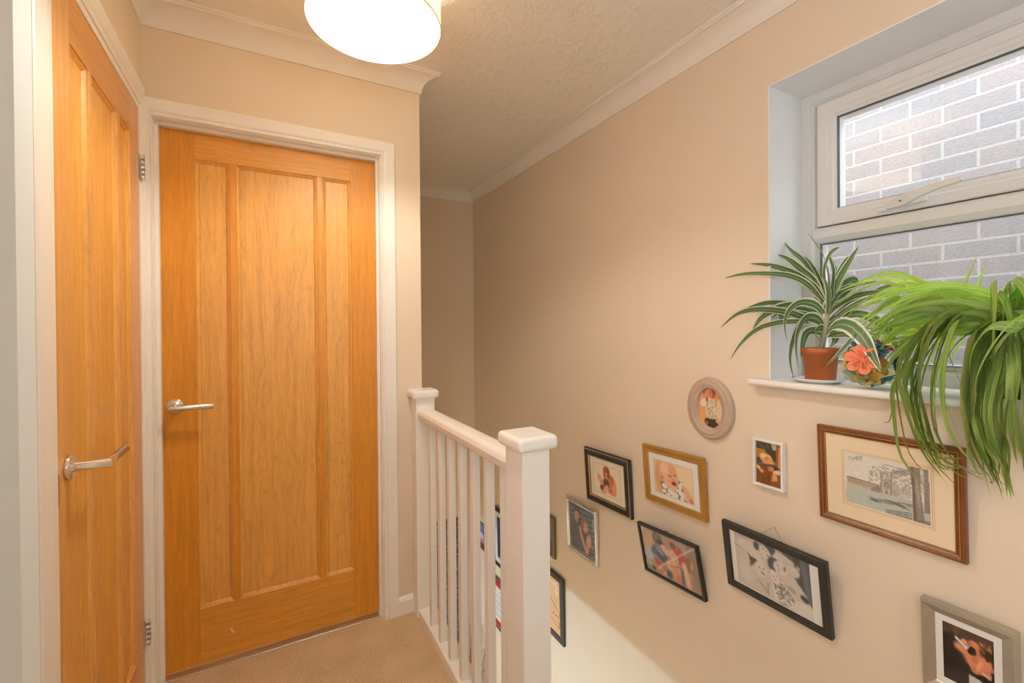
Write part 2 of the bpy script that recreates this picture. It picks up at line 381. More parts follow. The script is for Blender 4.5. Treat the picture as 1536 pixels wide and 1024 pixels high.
def lever(parent, base, out, along, mat, neck, length):
    base, out, along = Vector(base), Vector(out), Vector(along)
    h = finish('door_handle', MB().lathe([(0, 0), (.026, 0), (.026, .004), (.0255, .007), (.024, .008), (.011, .008), (.0105, .013), (0, .013)], base, 36, out), mat, parent)
    r = .0102; tip = base + out * neck; up = out.cross(along); mb = MB(); n = 24; vs = []; fs = []
    for k in range(4):                                # straight neck and straight lever meeting in a mitre
        for q in range(n):
            a, b_ = r * math.cos(2 * math.pi * q / n), r * math.sin(2 * math.pi * q / n)
            vs.append(base + out * .008 + along * a + up * b_ if k == 0 else tip + along * a - out * a + up * b_ if k == 1 else tip + along * (length - .0012) - out * a + up * b_ if k == 2 else tip + along * length - out * a * .88 + up * b_ * .88)
    for k in range(3):
        for q in range(n): fs.append((k * n + q, k * n + (q + 1) % n, (k + 1) * n + (q + 1) % n, (k + 1) * n + q))
    # rings are doubled at the mitre so that the edge stays crisp
    mb.add(vs[:2 * n], fs[:n], True); mb.add(vs[n:], [tuple(v - n for v in f) for f in fs[n:]], True); mb.add(vs[3 * n:], [tuple(range(n))])
    finish('lever', mb, mat, h); return h

ARCH = [(.004, 0), (.004, .010), (.007, .0125), (.011, .0125), (.014, .0108), (.017, .0106), (.021, .014), (.026, .0155), (.060, .0165), (.064, .0145), (.064, 0)]
# door 2 (centre)
d2 = root('door_2', (.04, 2.0, 0), 'closed oak panelled door at the centre of the landing', 'door', None, 'structure')
put2 = lambda u, d, z: (u, 2.018 + d, z)
leaf(d2, put2, [-.345, -.231, -.123, -.100, .185, .2065, .319, .430], .012, 1.999, .222, 1.894, M['oak_hx'], M['oak_v'])
mb = MB(); nd = [((D2X0 + .004, YA, 0), (-1, 0, 0), (0, -1, 0)), ((D2X0 + .004, YA, 2.003), (-1, 0, 1), (0, -1, 0)), ((.430, YA, 2.003), (1, 0, 1), (0, -1, 0)), ((.430, YA, 0), (1, 0, 0), (0, -1, 0))]
nd[0] = ((nd[0][0]), (-.34, 0, 0), (0, -1, 0)); nd[1] = (nd[1][0], (-.34, 0, 1), (0, -1, 0))
mb.sweep(ARCH, nd); finish('architrave', mb, M['white'], d2)
mb = MB(); nd = [((.432, 0, 0), (0, 0, 0), (0, 0, 0))]
dep = Vector((0, 1, 0))
LIN = [(0, 1.970), (0, 1.993), (-.012, 1.993), (-.012, 2.0165), (0, 2.0165), (0, 2.07), (.006, 2.07), (.006, 1.970)]
for_n = [((D2X0 + .004, 0, 0), (-1, 0, 0)), ((D2X0 + .004, 0, 2.003), (-1, 0, 1)), ((.430, 0, 2.003), (1, 0, 1)), ((.430, 0, 0), (1, 0, 0))]
mb.sweep(LIN, [(p, a, (0, 1, 0)) for p, a in for_n], loop=True); finish('door_lining', mb, M['white'], d2)
lever(d2, (-.297, 2.018, .984), (0, -1, 0), (1, 0, 0), M['satin'], .064, .122)
mb = MB(); mb.box(-.342, .428, 1.992, 2.03, 0, .005); finish('threshold_strip', mb, M['satin'], d2, bevel=.002)
mb = MB(); mb.box(-.134, -.130, 2.0172, 2.0182, .108, .120); mb.box(-.1285, -.1245, 2.0172, 2.0182, .098, .108); mb.box(-.131, -.127, 2.0172, 2.0182, .103, .110)
finish('paint_chip', mb, M['white'], d2)

# door 1 (left)
d1 = root('door_1', (XL, 1.57, 0), 'oak panelled door on the left wall, seen at a steep angle', 'door', None, 'structure')
put1 = lambda u, d, z: (-.376 - d, u, z)
leaf(d1, put1, [1.230, 1.331, 1.448, 1.470, 1.682, 1.709, 1.817, 1.926], .012, 2.008, .196, 1.893, M['oak_hy'], oak('oak_stile_grain', 'z', 0, 9, (.70, .355, .105)))
ARCH1 = [(-.004, 0), (-.004, .004), (.014, .0045), (.016, .008), (.030, .010), (.036, .0125), (.082, .0135), (.086, .011), (.086, 0)]
mb = MB(); nd = [((XL, 1.226, 0), (0, -1.2, 0), (1, 0, 0)), ((XL, 1.226, 2.012), (0, -1.2, 1), (1, 0, 0)), ((XL, 1.931, 2.012), (0, .47, 1), (1, 0, 0)), ((XL, 1.931, 0), (0, .47, 0), (1, 0, 0))]
mb.sweep(ARCH1, nd); finish('architrave', mb, M['white'], d1)
mb = MB(); mb.sweep([(0, 0), (0, -.1), (.008, -.1), (.008, 0)], [((XL, 1.224, 0), (0, -1, 0), (1, 0, 0)), ((XL, 1.224, 2.012), (0, -1, 1), (1, 0, 0)), ((XL, 1.932, 2.012), (0, 1, 1), (1, 0, 0)), ((XL, 1.932, 0), (0, 1, 0), (1, 0, 0))], loop=True)
finish('door_lining', mb, M['white'], d1)
lever(d1, (-.376, 1.288, .969), (1, 0, 0), (0, 1, 0), M['chrome'], .066, .128)
mb = MB(); mb.box(-.3765, -.3745, 1.2285, 1.240, .900, .968); finish('latch_plate', mb, M['satin'], d1)
for zc in (1.812, .233):
    mb = MB(); x, y = -.3655, 1.9305
    for k in range(5):
        z = zc - .043 + k * .0172; mb.tube([(x, y, z + .0006), (x, y, z + .0166)], .0058, 14)
    h = finish('hinge', mb, M['satin'], d1)
    mb = MB(); mb.box(-.3765, -.3735, 1.905, 1.9265, zc - .043, zc + .043); finish('hinge_plate', mb, M['satin'], h)

# ------------------------------------------------------------------ window
w1 = root('window_1', (XW, .3, WZ0), 'white framed window over the stairwell sill, facing a brick wall', 'window', None, 'structure')
def frame(y0, y1, z0, z1, prof, xf):
    nodes = [((xf, y1, z0), (0, -1, 1), (-1, 0, 0)), ((xf, y0, z0), (0, 1, 1), (-1, 0, 0)), ((xf, y0, z1), (0, 1, -1), (-1, 0, 0)), ((xf, y1, z1), (0, -1, -1), (-1, 0, 0))]
    return MB().sweep(prof, nodes, closed=True, loop=True)
ZS = 1.0745
outer = frame(WY0, WY1, ZS, WZ1, [(0, 0), (.036, 0), (.040, -.004), (.045, -.006), (.050, -.014), (.062, -.016), (.062, -.06), (0, -.06)], XW)
finish('window_frame', outer, M['upvc'], w1)
mb = MB(); tp = [(0, 0), (.006, .004), (.036, .004), (.040, 0), (.054, -.012), (.056, -.06), (-.006, -.06), (-.006, -.012)]
mb.sweep(tp, [((XW, WY0 + .03, 1.603), (0, 0, -1), (-1, 0, 0)), ((XW, WY1 - .045, 1.603), (0, 0, -1), (-1, 0, 0))])
finish('transom', mb, M['upvc'], w1)
SY0, SY1, SZ0, SZ1 = WY0 + .064, .872, 1.606, 2.034
sash = frame(SY0, SY1, SZ0, SZ1, [(0, -.02), (0, .009), (.003, .012), (.030, .012), (.034, .008), (.046, .004), (.048, .0), (.056, -.004), (.057, -.03), (.057, -.06), (0, -.06)], XW)
so = finish('window_sash', sash, M['upvc'], w1)
finish('gasket', frame(SY0 + .055, SY1 - .055, SZ0 + .055, SZ1 - .055, [(0, -.006), (.003, -.007), (.003, -.02), (0, -.02)], XW), M['gasket'], so)
mb = MB(); mb.box(XW + .02, XW + .024, SY0 + .05, SY1 - .05, SZ0 + .05, SZ1 - .05); finish('pane', mb, M['glass'], so)
mb = MB(); mb.box(XW + .02, XW + .024, WY0 + .06, WY1 - .055, ZS + .055, 1.555); finish('pane', mb, M['glass'], w1)
finish('gasket', frame(WY0 + .06, WY1 - .061, ZS + .06, 1.548, [(0, -.010), (.003, -.011), (.003, -.02), (0, -.02)], XW), M['gasket'], w1)
# window handle on the sash bottom rail
hx = XW - .012; hy, hz = .612, 1.633
mb = MB(); mb.box(hx - .012, hx, hy - .045, hy + .055, hz - .013, hz + .011)
ho = finish('window_handle', mb, M['upvc'], so, bevel=.006, seg=3)
vs = []; pr = [(.060, .004, -.004, .012), (.045, .008, -.014, .018), (.02, .016, -.016, .026), (-.005, .020, -.012, .034), (-.035, .024, 0, .038), (-.075, .028, .010, .042), (-.115, .031, .016, .044), (-.128, .030, .020, .043)]
mb = MB(); rows = []
for dy, zt, zb, xo in pr:
    rows.append([(hx - xo, hy + dy, hz + zt), (hx - xo, hy + dy, hz + zb), (hx - max(xo - .014, .004), hy + dy, hz + zb), (hx - max(xo - .014, .004), hy + dy, hz + zt)])
fs = []
for i in range(len(rows) - 1):
    for j in range(4): fs.append((i * 4 + j, i * 4 + (j + 1) % 4, (i + 1) * 4 + (j + 1) % 4, (i + 1) * 4 + j))
fs += [(0, 1, 2, 3), tuple((len(rows) - 1) * 4 + j for j in range(4))]
mb.add([p for r in rows for p in r], fs); mb.lathe([(0, 0), (.006, 0), (.006, .002), (0, .002)], (hx - .0275, hy + .012, hz), 16, (-1, 0, 0))
mb.tube([(hx - .01, hy + .05, hz - .012), (hx - .01, hy + .072, hz - .014)], .007, 12)
finish('window_handle', mb, M['upvc'], so, bevel=.003, seg=2)
mb = MB(); mb.lathe([(0, 0), (.0032, 0), (.0032, .0012), (0, .0012)], (hx - .029, hy + .012, hz), 14, (-1, 0, 0)); finish('key_hole', mb, M['gasket'], so)
# sill board with rounded nose and a horn past the reveal
mb = MB(); o_ = [(1.481, WY0 - .06), (1.481, .991), (XR - .0005, .991), (XR - .0005, WY1 - .004), (XW, WY1 - .004), (XW, WY0 + .004), (XR - .0005, WY0 + .004), (XR - .0005, WY0 - .06)]
mb.add([(x, y, z) for z in (1.0525, 1.0745) for x, y in o_], [tuple(range(8))[::-1], tuple(range(8, 16))] + [(i, (i + 1) % 8, 8 + (i + 1) % 8, 8 + i) for i in range(8)])
finish('window_sill', mb, M['white'], w1, bevel=.009, seg=4)

# brick wall of the neighbouring house
mb = MB(); mb.box(2.6, 2.8, -2.5, 3.6, LOW, 2.74)
struct('wall_outside', mb, M['brick'], 'pale grey and pink brick wall seen through the window', 'brick wall')
mb = MB(); mb.box(XR + .27, 2.6, -2.5, 3.6, LOW - .1, LOW); struct('floor_outside', mb, M['concrete'], 'ground of the passage outside the window', 'ground')

# ------------------------------------------------------------------ banister
bn = root('banister', (.60, 1.5, 0), 'white banister with square newel posts beside the stairwell', 'banister')
def newel(x0, x1, y0, y1, z0, z1, lip=.018):
    p = finish('newel_post', MB().box(x0, x1, y0, y1, z0, z1), M['white'], bn, bevel=.003, seg=2)
    finish('newel_cap', MB().box(x0 - lip, x1 + lip, y0 - lip, y1 + lip, z1 - .001, z1 + .036), M['white'], p, bevel=.013, seg=4)
newel(.563, .645, .980, 1.074, -.30, .944)
newel(.560, .646, 1.900, 1.9715, -.02, .955, .017)
mb = MB(); hr = [(.576, .862), (.568, .872), (.565, .890), (.570, .904), (.584, .913), (.602, .916), (.620, .913), (.634, .904), (.639, .890), (.636, .872), (.628, .862)]
mb.sweep([(x, z) for x, z in hr], [((0, 1.072, 0), (1, 0, 0), (0, 0, 1)), ((0, 1.902, 0), (1, 0, 0), (0, 0, 1))], smooth=False)
finish('handrail', mb, M['white'], bn, bevel=.004, seg=2)
finish('base_rail', MB().box(.566, .640, 1.072, 1.902, -.02, .036), M['white'], bn, bevel=.004, seg=2)
ys = [1.7636 - .1083 * k for k in range(7)]
sp = finish('baluster', MB().box(.578, .604, ys[0], ys[0] + .0265, .034, .866), M['white'], bn, bevel=.002, seg=2)
for y in ys[1:]:
    c = sp.copy(); C.objects.link(c); c.parent = bn; c.location = (0, y - ys[0], 0)
mb = MB(); mb.box(XC, XC + .018, .30, YE, -.27, -.018)
struct('trim_4', mb, M['white'], 'white apron board under the landing edge', 'apron board')

# ------------------------------------------------------------------ pendant lamp
LX, LY, LZ, LR = .273, 1.283, 2.108, .181
lamp = root('pendant_lamp', (LX, LY, ZT), 'lit cream drum lampshade hanging from the landing ceiling', 'lamp')
mb = MB(); mb.lathe([(LR, LZ), (LR, LZ + .205)], (LX, LY, 0), 72)
sh = finish('lamp_shade', mb, M['shade'], lamp, recalc=False)
for z in (LZ, LZ + .205):
    mb = MB(); mb.tube([(LX + LR * math.cos(a), LY + LR * math.sin(a), z) for a in np.linspace(0, 2 * math.pi, 73)], .0022, 8, False); finish('rim', mb, M['shade'], sh)
mb = MB()
prof = [(0.0, -.034)] + [(.034 * math.sin(a), -.034 * math.cos(a)) for a in np.linspace(.15, 2.5, 14)] + [(.014, .045)]
mb.lathe(prof, (LX, LY, 2.203), 28); bulb = finish('bulb', mb, M['bulb'], lamp)
mb = MB(); mb.lathe([(.014, 2.246), (.021, 2.25), (.021, 2.30), (.012, 2.312), (0, 2.312)], (LX, LY, 0), 24); finish('lamp_holder', mb, M['upvc'], lamp)
mb = MB(); mb.tube([(LX, LY, 2.31), (LX, LY, ZT - .018)], .0035, 10); finish('cord', mb, M['upvc'], lamp)
mb = MB(); mb.lathe([(.045, ZT), (.045, ZT - .010), (.038, ZT - .020), (.012, ZT - .026), (0, ZT - .026)], (LX, LY, 0), 32); finish('ceiling_rose', mb, M['upvc'], lamp)
mb = MB()
for a in (0, 2.094, 4.189): mb.tube([(LX + .02 * math.cos(a), LY + .02 * math.sin(a), 2.29), (LX + LR * math.cos(a), LY + LR * math.sin(a), LZ + .205)], .0016, 6)
finish('shade_spider', mb, M['upvc'], lamp)
# hall lamp downstairs, tight under the hall ceiling
hl = root('ceiling_light', (-.35, 2.2, -.25), 'small round hall light below the landing, out of sight', 'lamp')
mb = MB(); mb.lathe([(.06, 0), (.06, -.02), (.05, -.036), (.03, -.044), (0, -.047)], (-.35, 2.2, -.25), 28); finish('diffuser', mb, M['hall_glow'], hl)

# ------------------------------------------------------------------ pictures
class Img:
    """tiny painter for the printed photographs; x and y run 0..1 from the top left"""
    def __init__(s, w, h, bg, ar):
        s.w, s.h, s.ar = w, h, ar
        s.X, s.Y = np.meshgrid((np.arange(w)) / (w - 1), (np.arange(h)) / (h - 1))
        s.a = np.ones((h, w, 3)) * np.array(bg) / 255.
    def put(s, mask, c, k=1.):
        mk = (np.clip(mask, 0, 1) * k)[..., None]; s.a = s.a * (1 - mk) + np.array(c) / 255. * mk; return s
    def ell(s, cx, cy, rx, ry, c, ang=0, soft=.12, k=1.):
        dx = (s.X - cx) * s.ar; dy = s.Y - cy; q = math.radians(ang)
        x = dx * math.cos(q) + dy * math.sin(q); y = -dx * math.sin(q) + dy * math.cos(q)
        return s.put((1 - np.sqrt((x / rx) ** 2 + (y / ry) ** 2)) / soft + .5, c, k)
    def poly(s, pts, c, k=1.):
        ins = np.zeros(s.X.shape, bool); n = len(pts)
        for i in range(n):
            x0, y0 = pts[i]; x1, y1 = pts[(i + 1) % n]
            if y0 == y1: continue
            t = ((y0 > s.Y) != (y1 > s.Y)) & (s.X < (x1 - x0) * (s.Y - y0) / (y1 - y0) + x0); ins ^= t
        return s.put(ins.astype(float), c, k)
    def line(s, x0, y0, x1, y1, wd, c, k=1.):
        dx, dy = (x1 - x0) * s.ar, y1 - y0; L = math.hypot(dx, dy) + 1e-9
        px, py = (s.X - x0) * s.ar, s.Y - y0; t = np.clip((px * dx + py * dy) / L ** 2, 0, 1)
        return s.put(1.5 - np.hypot(px - t * dx, py - t * dy) / wd, c, k)
    def noise(s, amp, n=10, c=None, k=.6):
        g = NR.rand(n + 2, n + 2); xi = s.X * n; yi = s.Y * n; x0 = xi.astype(int); y0 = yi.astype(int); fx = xi - x0; fy = yi - y0
        v = (g[y0, x0] * (1 - fx) + g[y0, x0 + 1] * fx) * (1 - fy) + (g[y0 + 1, x0] * (1 - fx) + g[y0 + 1, x0 + 1] * fx) * fy
        if c is None: s.a = np.clip(s.a + (v - .5)[..., None] * amp, 0, 1)
        else: s.put((v - .55) * 6, c, k)
        return s
    def face(s, cx, cy, r, skin, ang=0, smile=True):
        s.ell(cx, cy, r * .78, r, skin, ang)
        q = math.radians(ang)
        def P(u, v): return cx + (u * math.cos(q) - v * math.sin(q)) * r / s.ar, cy + (u * math.sin(q) + v * math.cos(q)) * r
        dk = tuple(x * .38 for x in skin)
        for u in (-.3, .3): s.ell(*P(u, -.12), r * .13, r * .08, dk, ang)
        s.ell(*P(0, .18), r * .10, r * .14, tuple(x * .84 for x in skin), ang)
        s.ell(*P(0, .48), r * .26, r * .09, (150, 60, 55) if skin[0] > skin[2] + 15 else dk, ang)
        return s
    # shapes traced on an oblique view: quad = its corners (top left, top right, bottom right, bottom left)
    def quad(s, *q):
        A = []; b = []
        for (x, y), (u, v) in zip(q, ((0, 0), (1, 0), (1, 1), (0, 1))):
            A += [[x, y, 1, 0, 0, 0, -u * x, -u * y], [0, 0, 0, x, y, 1, -v * x, -v * y]]; b += [u, v]
        s.H = np.append(np.linalg.solve(np.array(A, float), np.array(b, float)), 1).reshape(3, 3)
        d = lambda i, j: math.hypot(q[i][0] - q[j][0], q[i][1] - q[j][1])
        s.pw, s.ph = (d(0, 1) + d(3, 2)) / 2, (d(0, 3) + d(1, 2)) / 2; return s
    def U(s, x, y):
        a = s.H @ np.array([x, y, 1.]); return a[0] / a[2], a[1] / a[2]
    def E(s, x, y, rx, ry, c, ang=0, soft=.35, k=1.):
        u, v = s.U(x, y); return s.ell(u, v, rx / s.pw * s.ar, ry / s.ph, c, ang, soft, k)
    def P(s, pts, c, k=1.): return s.poly([s.U(*p) for p in pts], c, k)
    def L(s, x0, y0, x1, y1, wd, c, k=1.): return s.line(*s.U(x0, y0), *s.U(x1, y1), wd / s.ph, c, k)
    def blur(s, n=1):
        for _ in range(n):
            p = np.pad(s.a, ((1, 1), (1, 1), (0, 0)), mode='edge'); s.a = (p[1:-1, 1:-1] * 2 + p[:-2, 1:-1] + p[2:, 1:-1] + p[1:-1, :-2] + p[1:-1, 2:]) / 6
        return s
def lin(a): return np.where(a <= .04045, a / 12.92, ((a + .055) / 1.055) ** 2.4)
def sheet(name, img, x0, x1, y0, y1, z, parent, mask=None):
    h, w = img.h, img.w; mb = MB()
    for j in range(h):
        for i in range(w): mb.v.append((x0 + (x1 - x0) * i / (w - 1), y1 + (y0 - y1) * j / (h - 1), z))
    for j in range(h - 1):
        for i in range(w - 1):
            if mask is not None:
                u = (i + .5) / (w - 1) * 2 - 1; q = (j + .5) / (h - 1) * 2 - 1
                if u * u + q * q > 1.0: continue
            mb.f.append((j * w + i, (j + 1) * w + i, (j + 1) * w + i + 1, j * w + i + 1)); mb.smooth.append(False)
    col = np.ones((h * w, 4)); col[:, :3] = lin(img.a.reshape(-1, 3))
    return finish(name, mb, M['print'], parent, recalc=False, col=col, local=True)
def rect_nodes(x0, x1, y0, y1, z=0):
    return [((x0, y0, z), (1, 1, 0), (0, 0, 1)), ((x1, y0, z), (-1, 1, 0), (0, 0, 1)), ((x1, y1, z), (-1, -1, 0), (0, 0, 1)), ((x0, y1, z), (1, -1, 0), (0, 0, 1))]
WALLB = Matrix(((0, 0, -1, 0), (-1, 0, 0, 0), (0, 1, 0, 0), (0, 0, 0, 1)))
def picture(name, label, Y, Z, w, h, roll, lean, t, prof, fmat, img, rect, mount=None, mcol=None, inner=None, glass=True, group='framed pictures on the stairwell wall', beads=None):
    mt = WALLB @ Matrix.Rotation(math.radians(roll), 4, 'Z') @ Matrix.Rotation(math.radians(lean), 4, 'X')
    n = mt.to_3x3() @ Vector((0, 0, 1)); L = math.radians(lean)
    xf = XR - .0008 - t * math.cos(L) - math.sin(L) * h / 2
    pos = Vector((xf, Y, Z)) - n * t
    r = root(name, pos, label, 'picture frame', group, mat=Matrix.Translation(pos) @ mt); r['_o'] = (0, 0, 0)
    fw = max(p[0] for p in prof)
    fo = finish('frame', MB().sweep(prof, rect_nodes(-w / 2, w / 2, -h / 2, h / 2), closed=True, loop=True), fmat, r, local=True)
    zi = t * .45
    mb = MB().box(-w / 2 + fw * .6, w / 2 - fw * .6, -h / 2 + fw * .6, h / 2 - fw * .6, .001, zi - .001); finish('backing_board', mb, M['board'], r, local=True)
    x0, x1, y0, y1 = rect
    if mcol is not None:
        ix, iy = w / 2 - fw * .8, h / 2 - fw * .8
        mb = MB(); a, b_ = -ix, ix
        for q in ((-ix, ix, y1, iy), (-ix, ix, -iy, y0), (-ix, x0, y0, y1), (x1, ix, y0, y1)):
            mb.box(*q, zi, zi + .0015)
        mo = finish('mount', mb, mcol, r, local=True)
        if mount:
            for k, (off, wd, mm) in enumerate(mount):
                finish('mount_line', MB().sweep([(0, 0), (0, .0003), (wd, .0003), (wd, 0)], rect_nodes(x0 - off, x1 + off, y0 - off, y1 + off, zi + .0015), closed=True, loop=True), mm, mo, local=True)
    sheet('photo', img, x0, x1, y0, y1, zi + .0003, r)
    if glass:
        ix, iy = w / 2 - fw * .9, h / 2 - fw * .9
        finish('glass_pane', MB().add([(-ix, -iy, zi + .0035), (ix, -iy, zi + .0035), (ix, iy, zi + .0035), (-ix, iy, zi + .0035)], [(0, 1, 2, 3)]), M['glass'], r, local=True)
    if beads: beads(r, fo, w, h, t)
    return r
def flat(fw, t, ch=.0015): return [(0, 0), (0, t - ch), (ch, t), (fw - ch, t), (fw, t - ch), (fw, .001)]
M['board'] = plain('backing_board', (.35, .27, .18), .8)
M['black_frame'] = plain('black_painted_frame', (.018, .016, .014), .38, vary=.2)
M['dark_frame'] = plain('blue_black_marbled_frame', (.022, .026, .032), .45, bump_s=.2, bscale=90, vary=.6)
M['gilt'] = plain('gilt_frame', (.50, .27, .055), .4, .55, vary=.15, bump_s=.25, bscale=160)
M['gold_line'] = plain('gold_fillet', (.62, .40, .14), .35, .7)
M['oak_frame'] = oak('golden_wood_frame', 'x', 0, 2)
M['brown_frame'] = plain('brown_wood_frame', (.20, .062, .014), .35, vary=.25)
M['silver'] = chrome('polished_silver_frame', (.80, .82, .84), .16)
M['pewter'] = plain('brushed_silver_frame', (.50, .46, .40), .36, .75, vary=.08)
M['lime'] = plain('limed_taupe_frame', (.50, .37, .28), .55, vary=.1)
M['white_frame'] = plain('white_frame', (.84, .82, .79), .45)
M['cream_mount'] = plain('cream_mount', (.86, .78, .64), .8, vary=.02)
M['white_mount'] = plain('white_mount', (.84, .81, .77), .8, vary=.02)
M['buff_mount'] = plain('buff_mount', (.84, .68, .47), .8, vary=.04)
M['ink'] = plain('brown_ink_line', (.42, .24, .10), .8)
M['dark_ink'] = plain('dark_ink_line', (.07, .05, .04), .8)
M['grey_frame'] = plain('charcoal_frame', (.055, .053, .05), .5, vary=.2)
M['bronze'] = plain('bronze_frame', (.22, .15, .09), .4, .5)
SK = (228, 165, 130)

# mother hugging a child, dark frame with gold fillets
im = Img(84, 66, (240, 226, 206), 1.35).quad((80, 95), (555, 265), (560, 800), (90, 580))
im.E(400, 520, 78, 175, (214, 140, 92), -8); im.E(445, 560, 45, 150, (226, 160, 116), -6); im.E(300, 480, 60, 90, (104, 64, 54)); im.E(232, 550, 48, 75, (92, 62, 58)); im.E(400, 440, 40, 90, (196, 116, 68), -10)
im.E(185, 380, 40, 85, (226, 168, 118), -28); im.E(215, 440, 40, 70, (232, 172, 130), -25); im.E(215, 440, 10, 8, (150, 92, 70)); im.E(240, 470, 12, 9, (150, 80, 66)); im.E(235, 425, 9, 6, (130, 84, 66))
im.E(310, 275, 62, 100, (150, 78, 40)); im.E(305, 335, 42, 78, (222, 152, 116)); im.E(300, 245, 46, 50, (186, 102, 56)); im.E(345, 320, 20, 80, (140, 70, 36)); im.E(265, 320, 12, 70, (150, 80, 44)); im.E(287, 345, 8, 6, (130, 78, 60)); im.E(325, 352, 8, 6, (130, 78, 60)); im.E(310, 385, 14, 7, (176, 84, 74))
im.E(290, 560, 60, 40, (232, 172, 134), -40); im.E(330, 610, 80, 36, (228, 162, 124), 20); im.E(370, 620, 26, 26, (176, 66, 52)); im.E(250, 620, 50, 34, (224, 160, 124), -10); im.E(300, 600, 22, 16, (242, 206, 176)); im.E(400, 670, 70, 24, (218, 144, 104), 10); im.blur(1)
prof = [(0, 0), (0, .016), (.003, .019), (.007, .0195), (.010, .0165), (.030, .012), (.034, .0135), (.040, .012), (.041, .002)]
def fillets(r, fo, w, h, t):
    for a in (.0035, .0345): finish('gold_fillet', MB().sweep([(a, .012), (a, t + .0004), (a + .004, t + .0002 if a < .01 else .0145), (a + .004, .010)], rect_nodes(-w / 2, w / 2, -h / 2, h / 2), closed=True, loop=True), M['gold_line'], fo, local=True)
picture('picture_frame', 'blue-black frame with gold edges, picture of a red-haired woman hugging a child', 1.769, .477, .342, .284, 1.7, 2.4, .0195, prof, M['dark_frame'], im, (-.105, .095, -.075, .071), [(.004, .001, M['dark_ink'])], M['cream_mount'], beads=fillets)

# laughing baby, golden frame
im = Img(92, 72, (238, 212, 172), 1.42).quad((68, 65), (625, 225), (640, 745), (90, 535)); im.noise(.10, 20); im.noise(.08, 40)
im.E(150, 330, 75, 260, (222, 168, 122), 0, .6); im.E(540, 330, 130, 160, (240, 218, 180), 0, .8)
im.P([(160, 400), (240, 400), (350, 540), (420, 400), (485, 410), (490, 640), (560, 730), (210, 590)], (112, 108, 112))
for x, y, rx, ry in ((225, 465, 40, 36), (300, 545, 36, 40), (215, 535, 30, 26), (365, 600, 46, 44), (440, 560, 22, 44), (440, 480, 30, 34), (470, 600, 24, 40), (270, 590, 34, 18), (395, 530, 26, 24), (465, 440, 20, 24), (470, 660, 30, 20), (330, 625, 20, 12)): im.E(x, y, rx * 1.22, ry * 1.16, (240, 234, 226), 0, .15)
im.E(560, 620, 44, 150, (232, 178, 140), -38); im.E(600, 700, 30, 40, (214, 142, 104), -30); im.E(165, 520, 30, 50, (226, 170, 130))
im.E(285, 300, 140, 165, (240, 190, 154), 0, .2); im.E(360, 400, 66, 100, (236, 178, 146), 0, .5); im.E(310, 460, 90, 66, (240, 188, 156), 20, .4); im.E(230, 210, 85, 75, (248, 206, 174), 0, .8); im.E(330, 250, 60, 80, (230, 162, 126), 0, .9, .7); im.E(185, 340, 26, 48, (230, 164, 130), -10); im.E(192, 350, 10, 20, (176, 110, 84), -10)
im.E(297, 322, 24, 9, (96, 66, 58), 8); im.E(372, 320, 16, 9, (96, 66, 58)); im.E(352, 385, 26, 24, (228, 160, 130)); im.E(340, 400, 7, 5, (190, 112, 92)); im.E(366, 398, 6, 5, (190, 112, 92)); im.E(355, 438, 38, 30, (176, 70, 62), 0, .3); im.E(360, 440, 22, 17, (104, 34, 34)); im.E(360, 462, 20, 8, (224, 128, 116)); im.E(300, 400, 26, 20, (236, 160, 132), 0, .9); im.blur(1)
prof = [(0, 0), (0, .015), (.004, .021), (.009, .022), (.013, .017), (.017, .0185), (.022, .0165), (.027, .011), (.031, .012), (.034, .009), (.035, .002)]
picture('picture_frame', 'golden wooden frame, picture of a laughing bald baby in a spotted bib', 1.345, .604, .325, .254, 1.9, 2.7, .022, prof, M['gilt'], im, (-.105, .103, -.075, .070), [(.0015, .0008, M['ink'])], M['white_mount'])

# couple, silver frame with ornate corners
im = Img(64, 78, (84, 92, 106), .87).quad((45, 81), (356, 254), (371, 861), (64, 624))
for k in range(26):
    y = 40 + k * 34; im.L(30, y, 390, y + 150, 9, (122, 130, 144) if k % 2 else (58, 64, 78), .7)
im.E(120, 500, 85, 200, (76, 76, 82)); im.E(150, 600, 70, 160, (84, 80, 82)); im.E(255, 640, 95, 190, (72, 68, 72)); im.E(140, 215, 48, 60, (52, 42, 40)); im.E(138, 275, 42, 78, (198, 142, 116)); im.E(118, 255, 14, 22, (206, 152, 126)); im.E(122, 262, 7, 5, (96, 64, 54)); im.E(152, 270, 7, 5, (96, 64, 54)); im.E(138, 318, 14, 6, (150, 82, 74)); im.E(170, 330, 20, 40, (64, 58, 60))
im.E(240, 380, 44, 70, (160, 96, 64)); im.E(242, 430, 36, 66, (210, 152, 124)); im.E(205, 370, 22, 60, (150, 90, 62), -10); im.E(228, 415, 7, 5, (100, 66, 56)); im.E(258, 425, 7, 5, (100, 66, 56)); im.E(246, 468, 14, 7, (168, 84, 78)); im.E(285, 470, 12, 44, (150, 92, 64))
im.L(175, 430, 200, 560, 24, (206, 148, 120)); im.L(195, 540, 255, 740, 26, (206, 146, 118)); im.E(285, 610, 36, 95, (212, 154, 126), 12); im.E(262, 720, 30, 46, (206, 146, 118), 10); im.E(120, 640, 60, 40, (70, 66, 72)); im.E(330, 690, 22, 30, (170, 120, 98)); im.L(345, 330, 350, 480, 7, (206, 216, 226)); im.blur(1)
prof = [(0, 0), (0, .012), (.004, .016), (.010, .018), (.016, .0165), (.020, .012), (.023, .010), (.024, .002)]
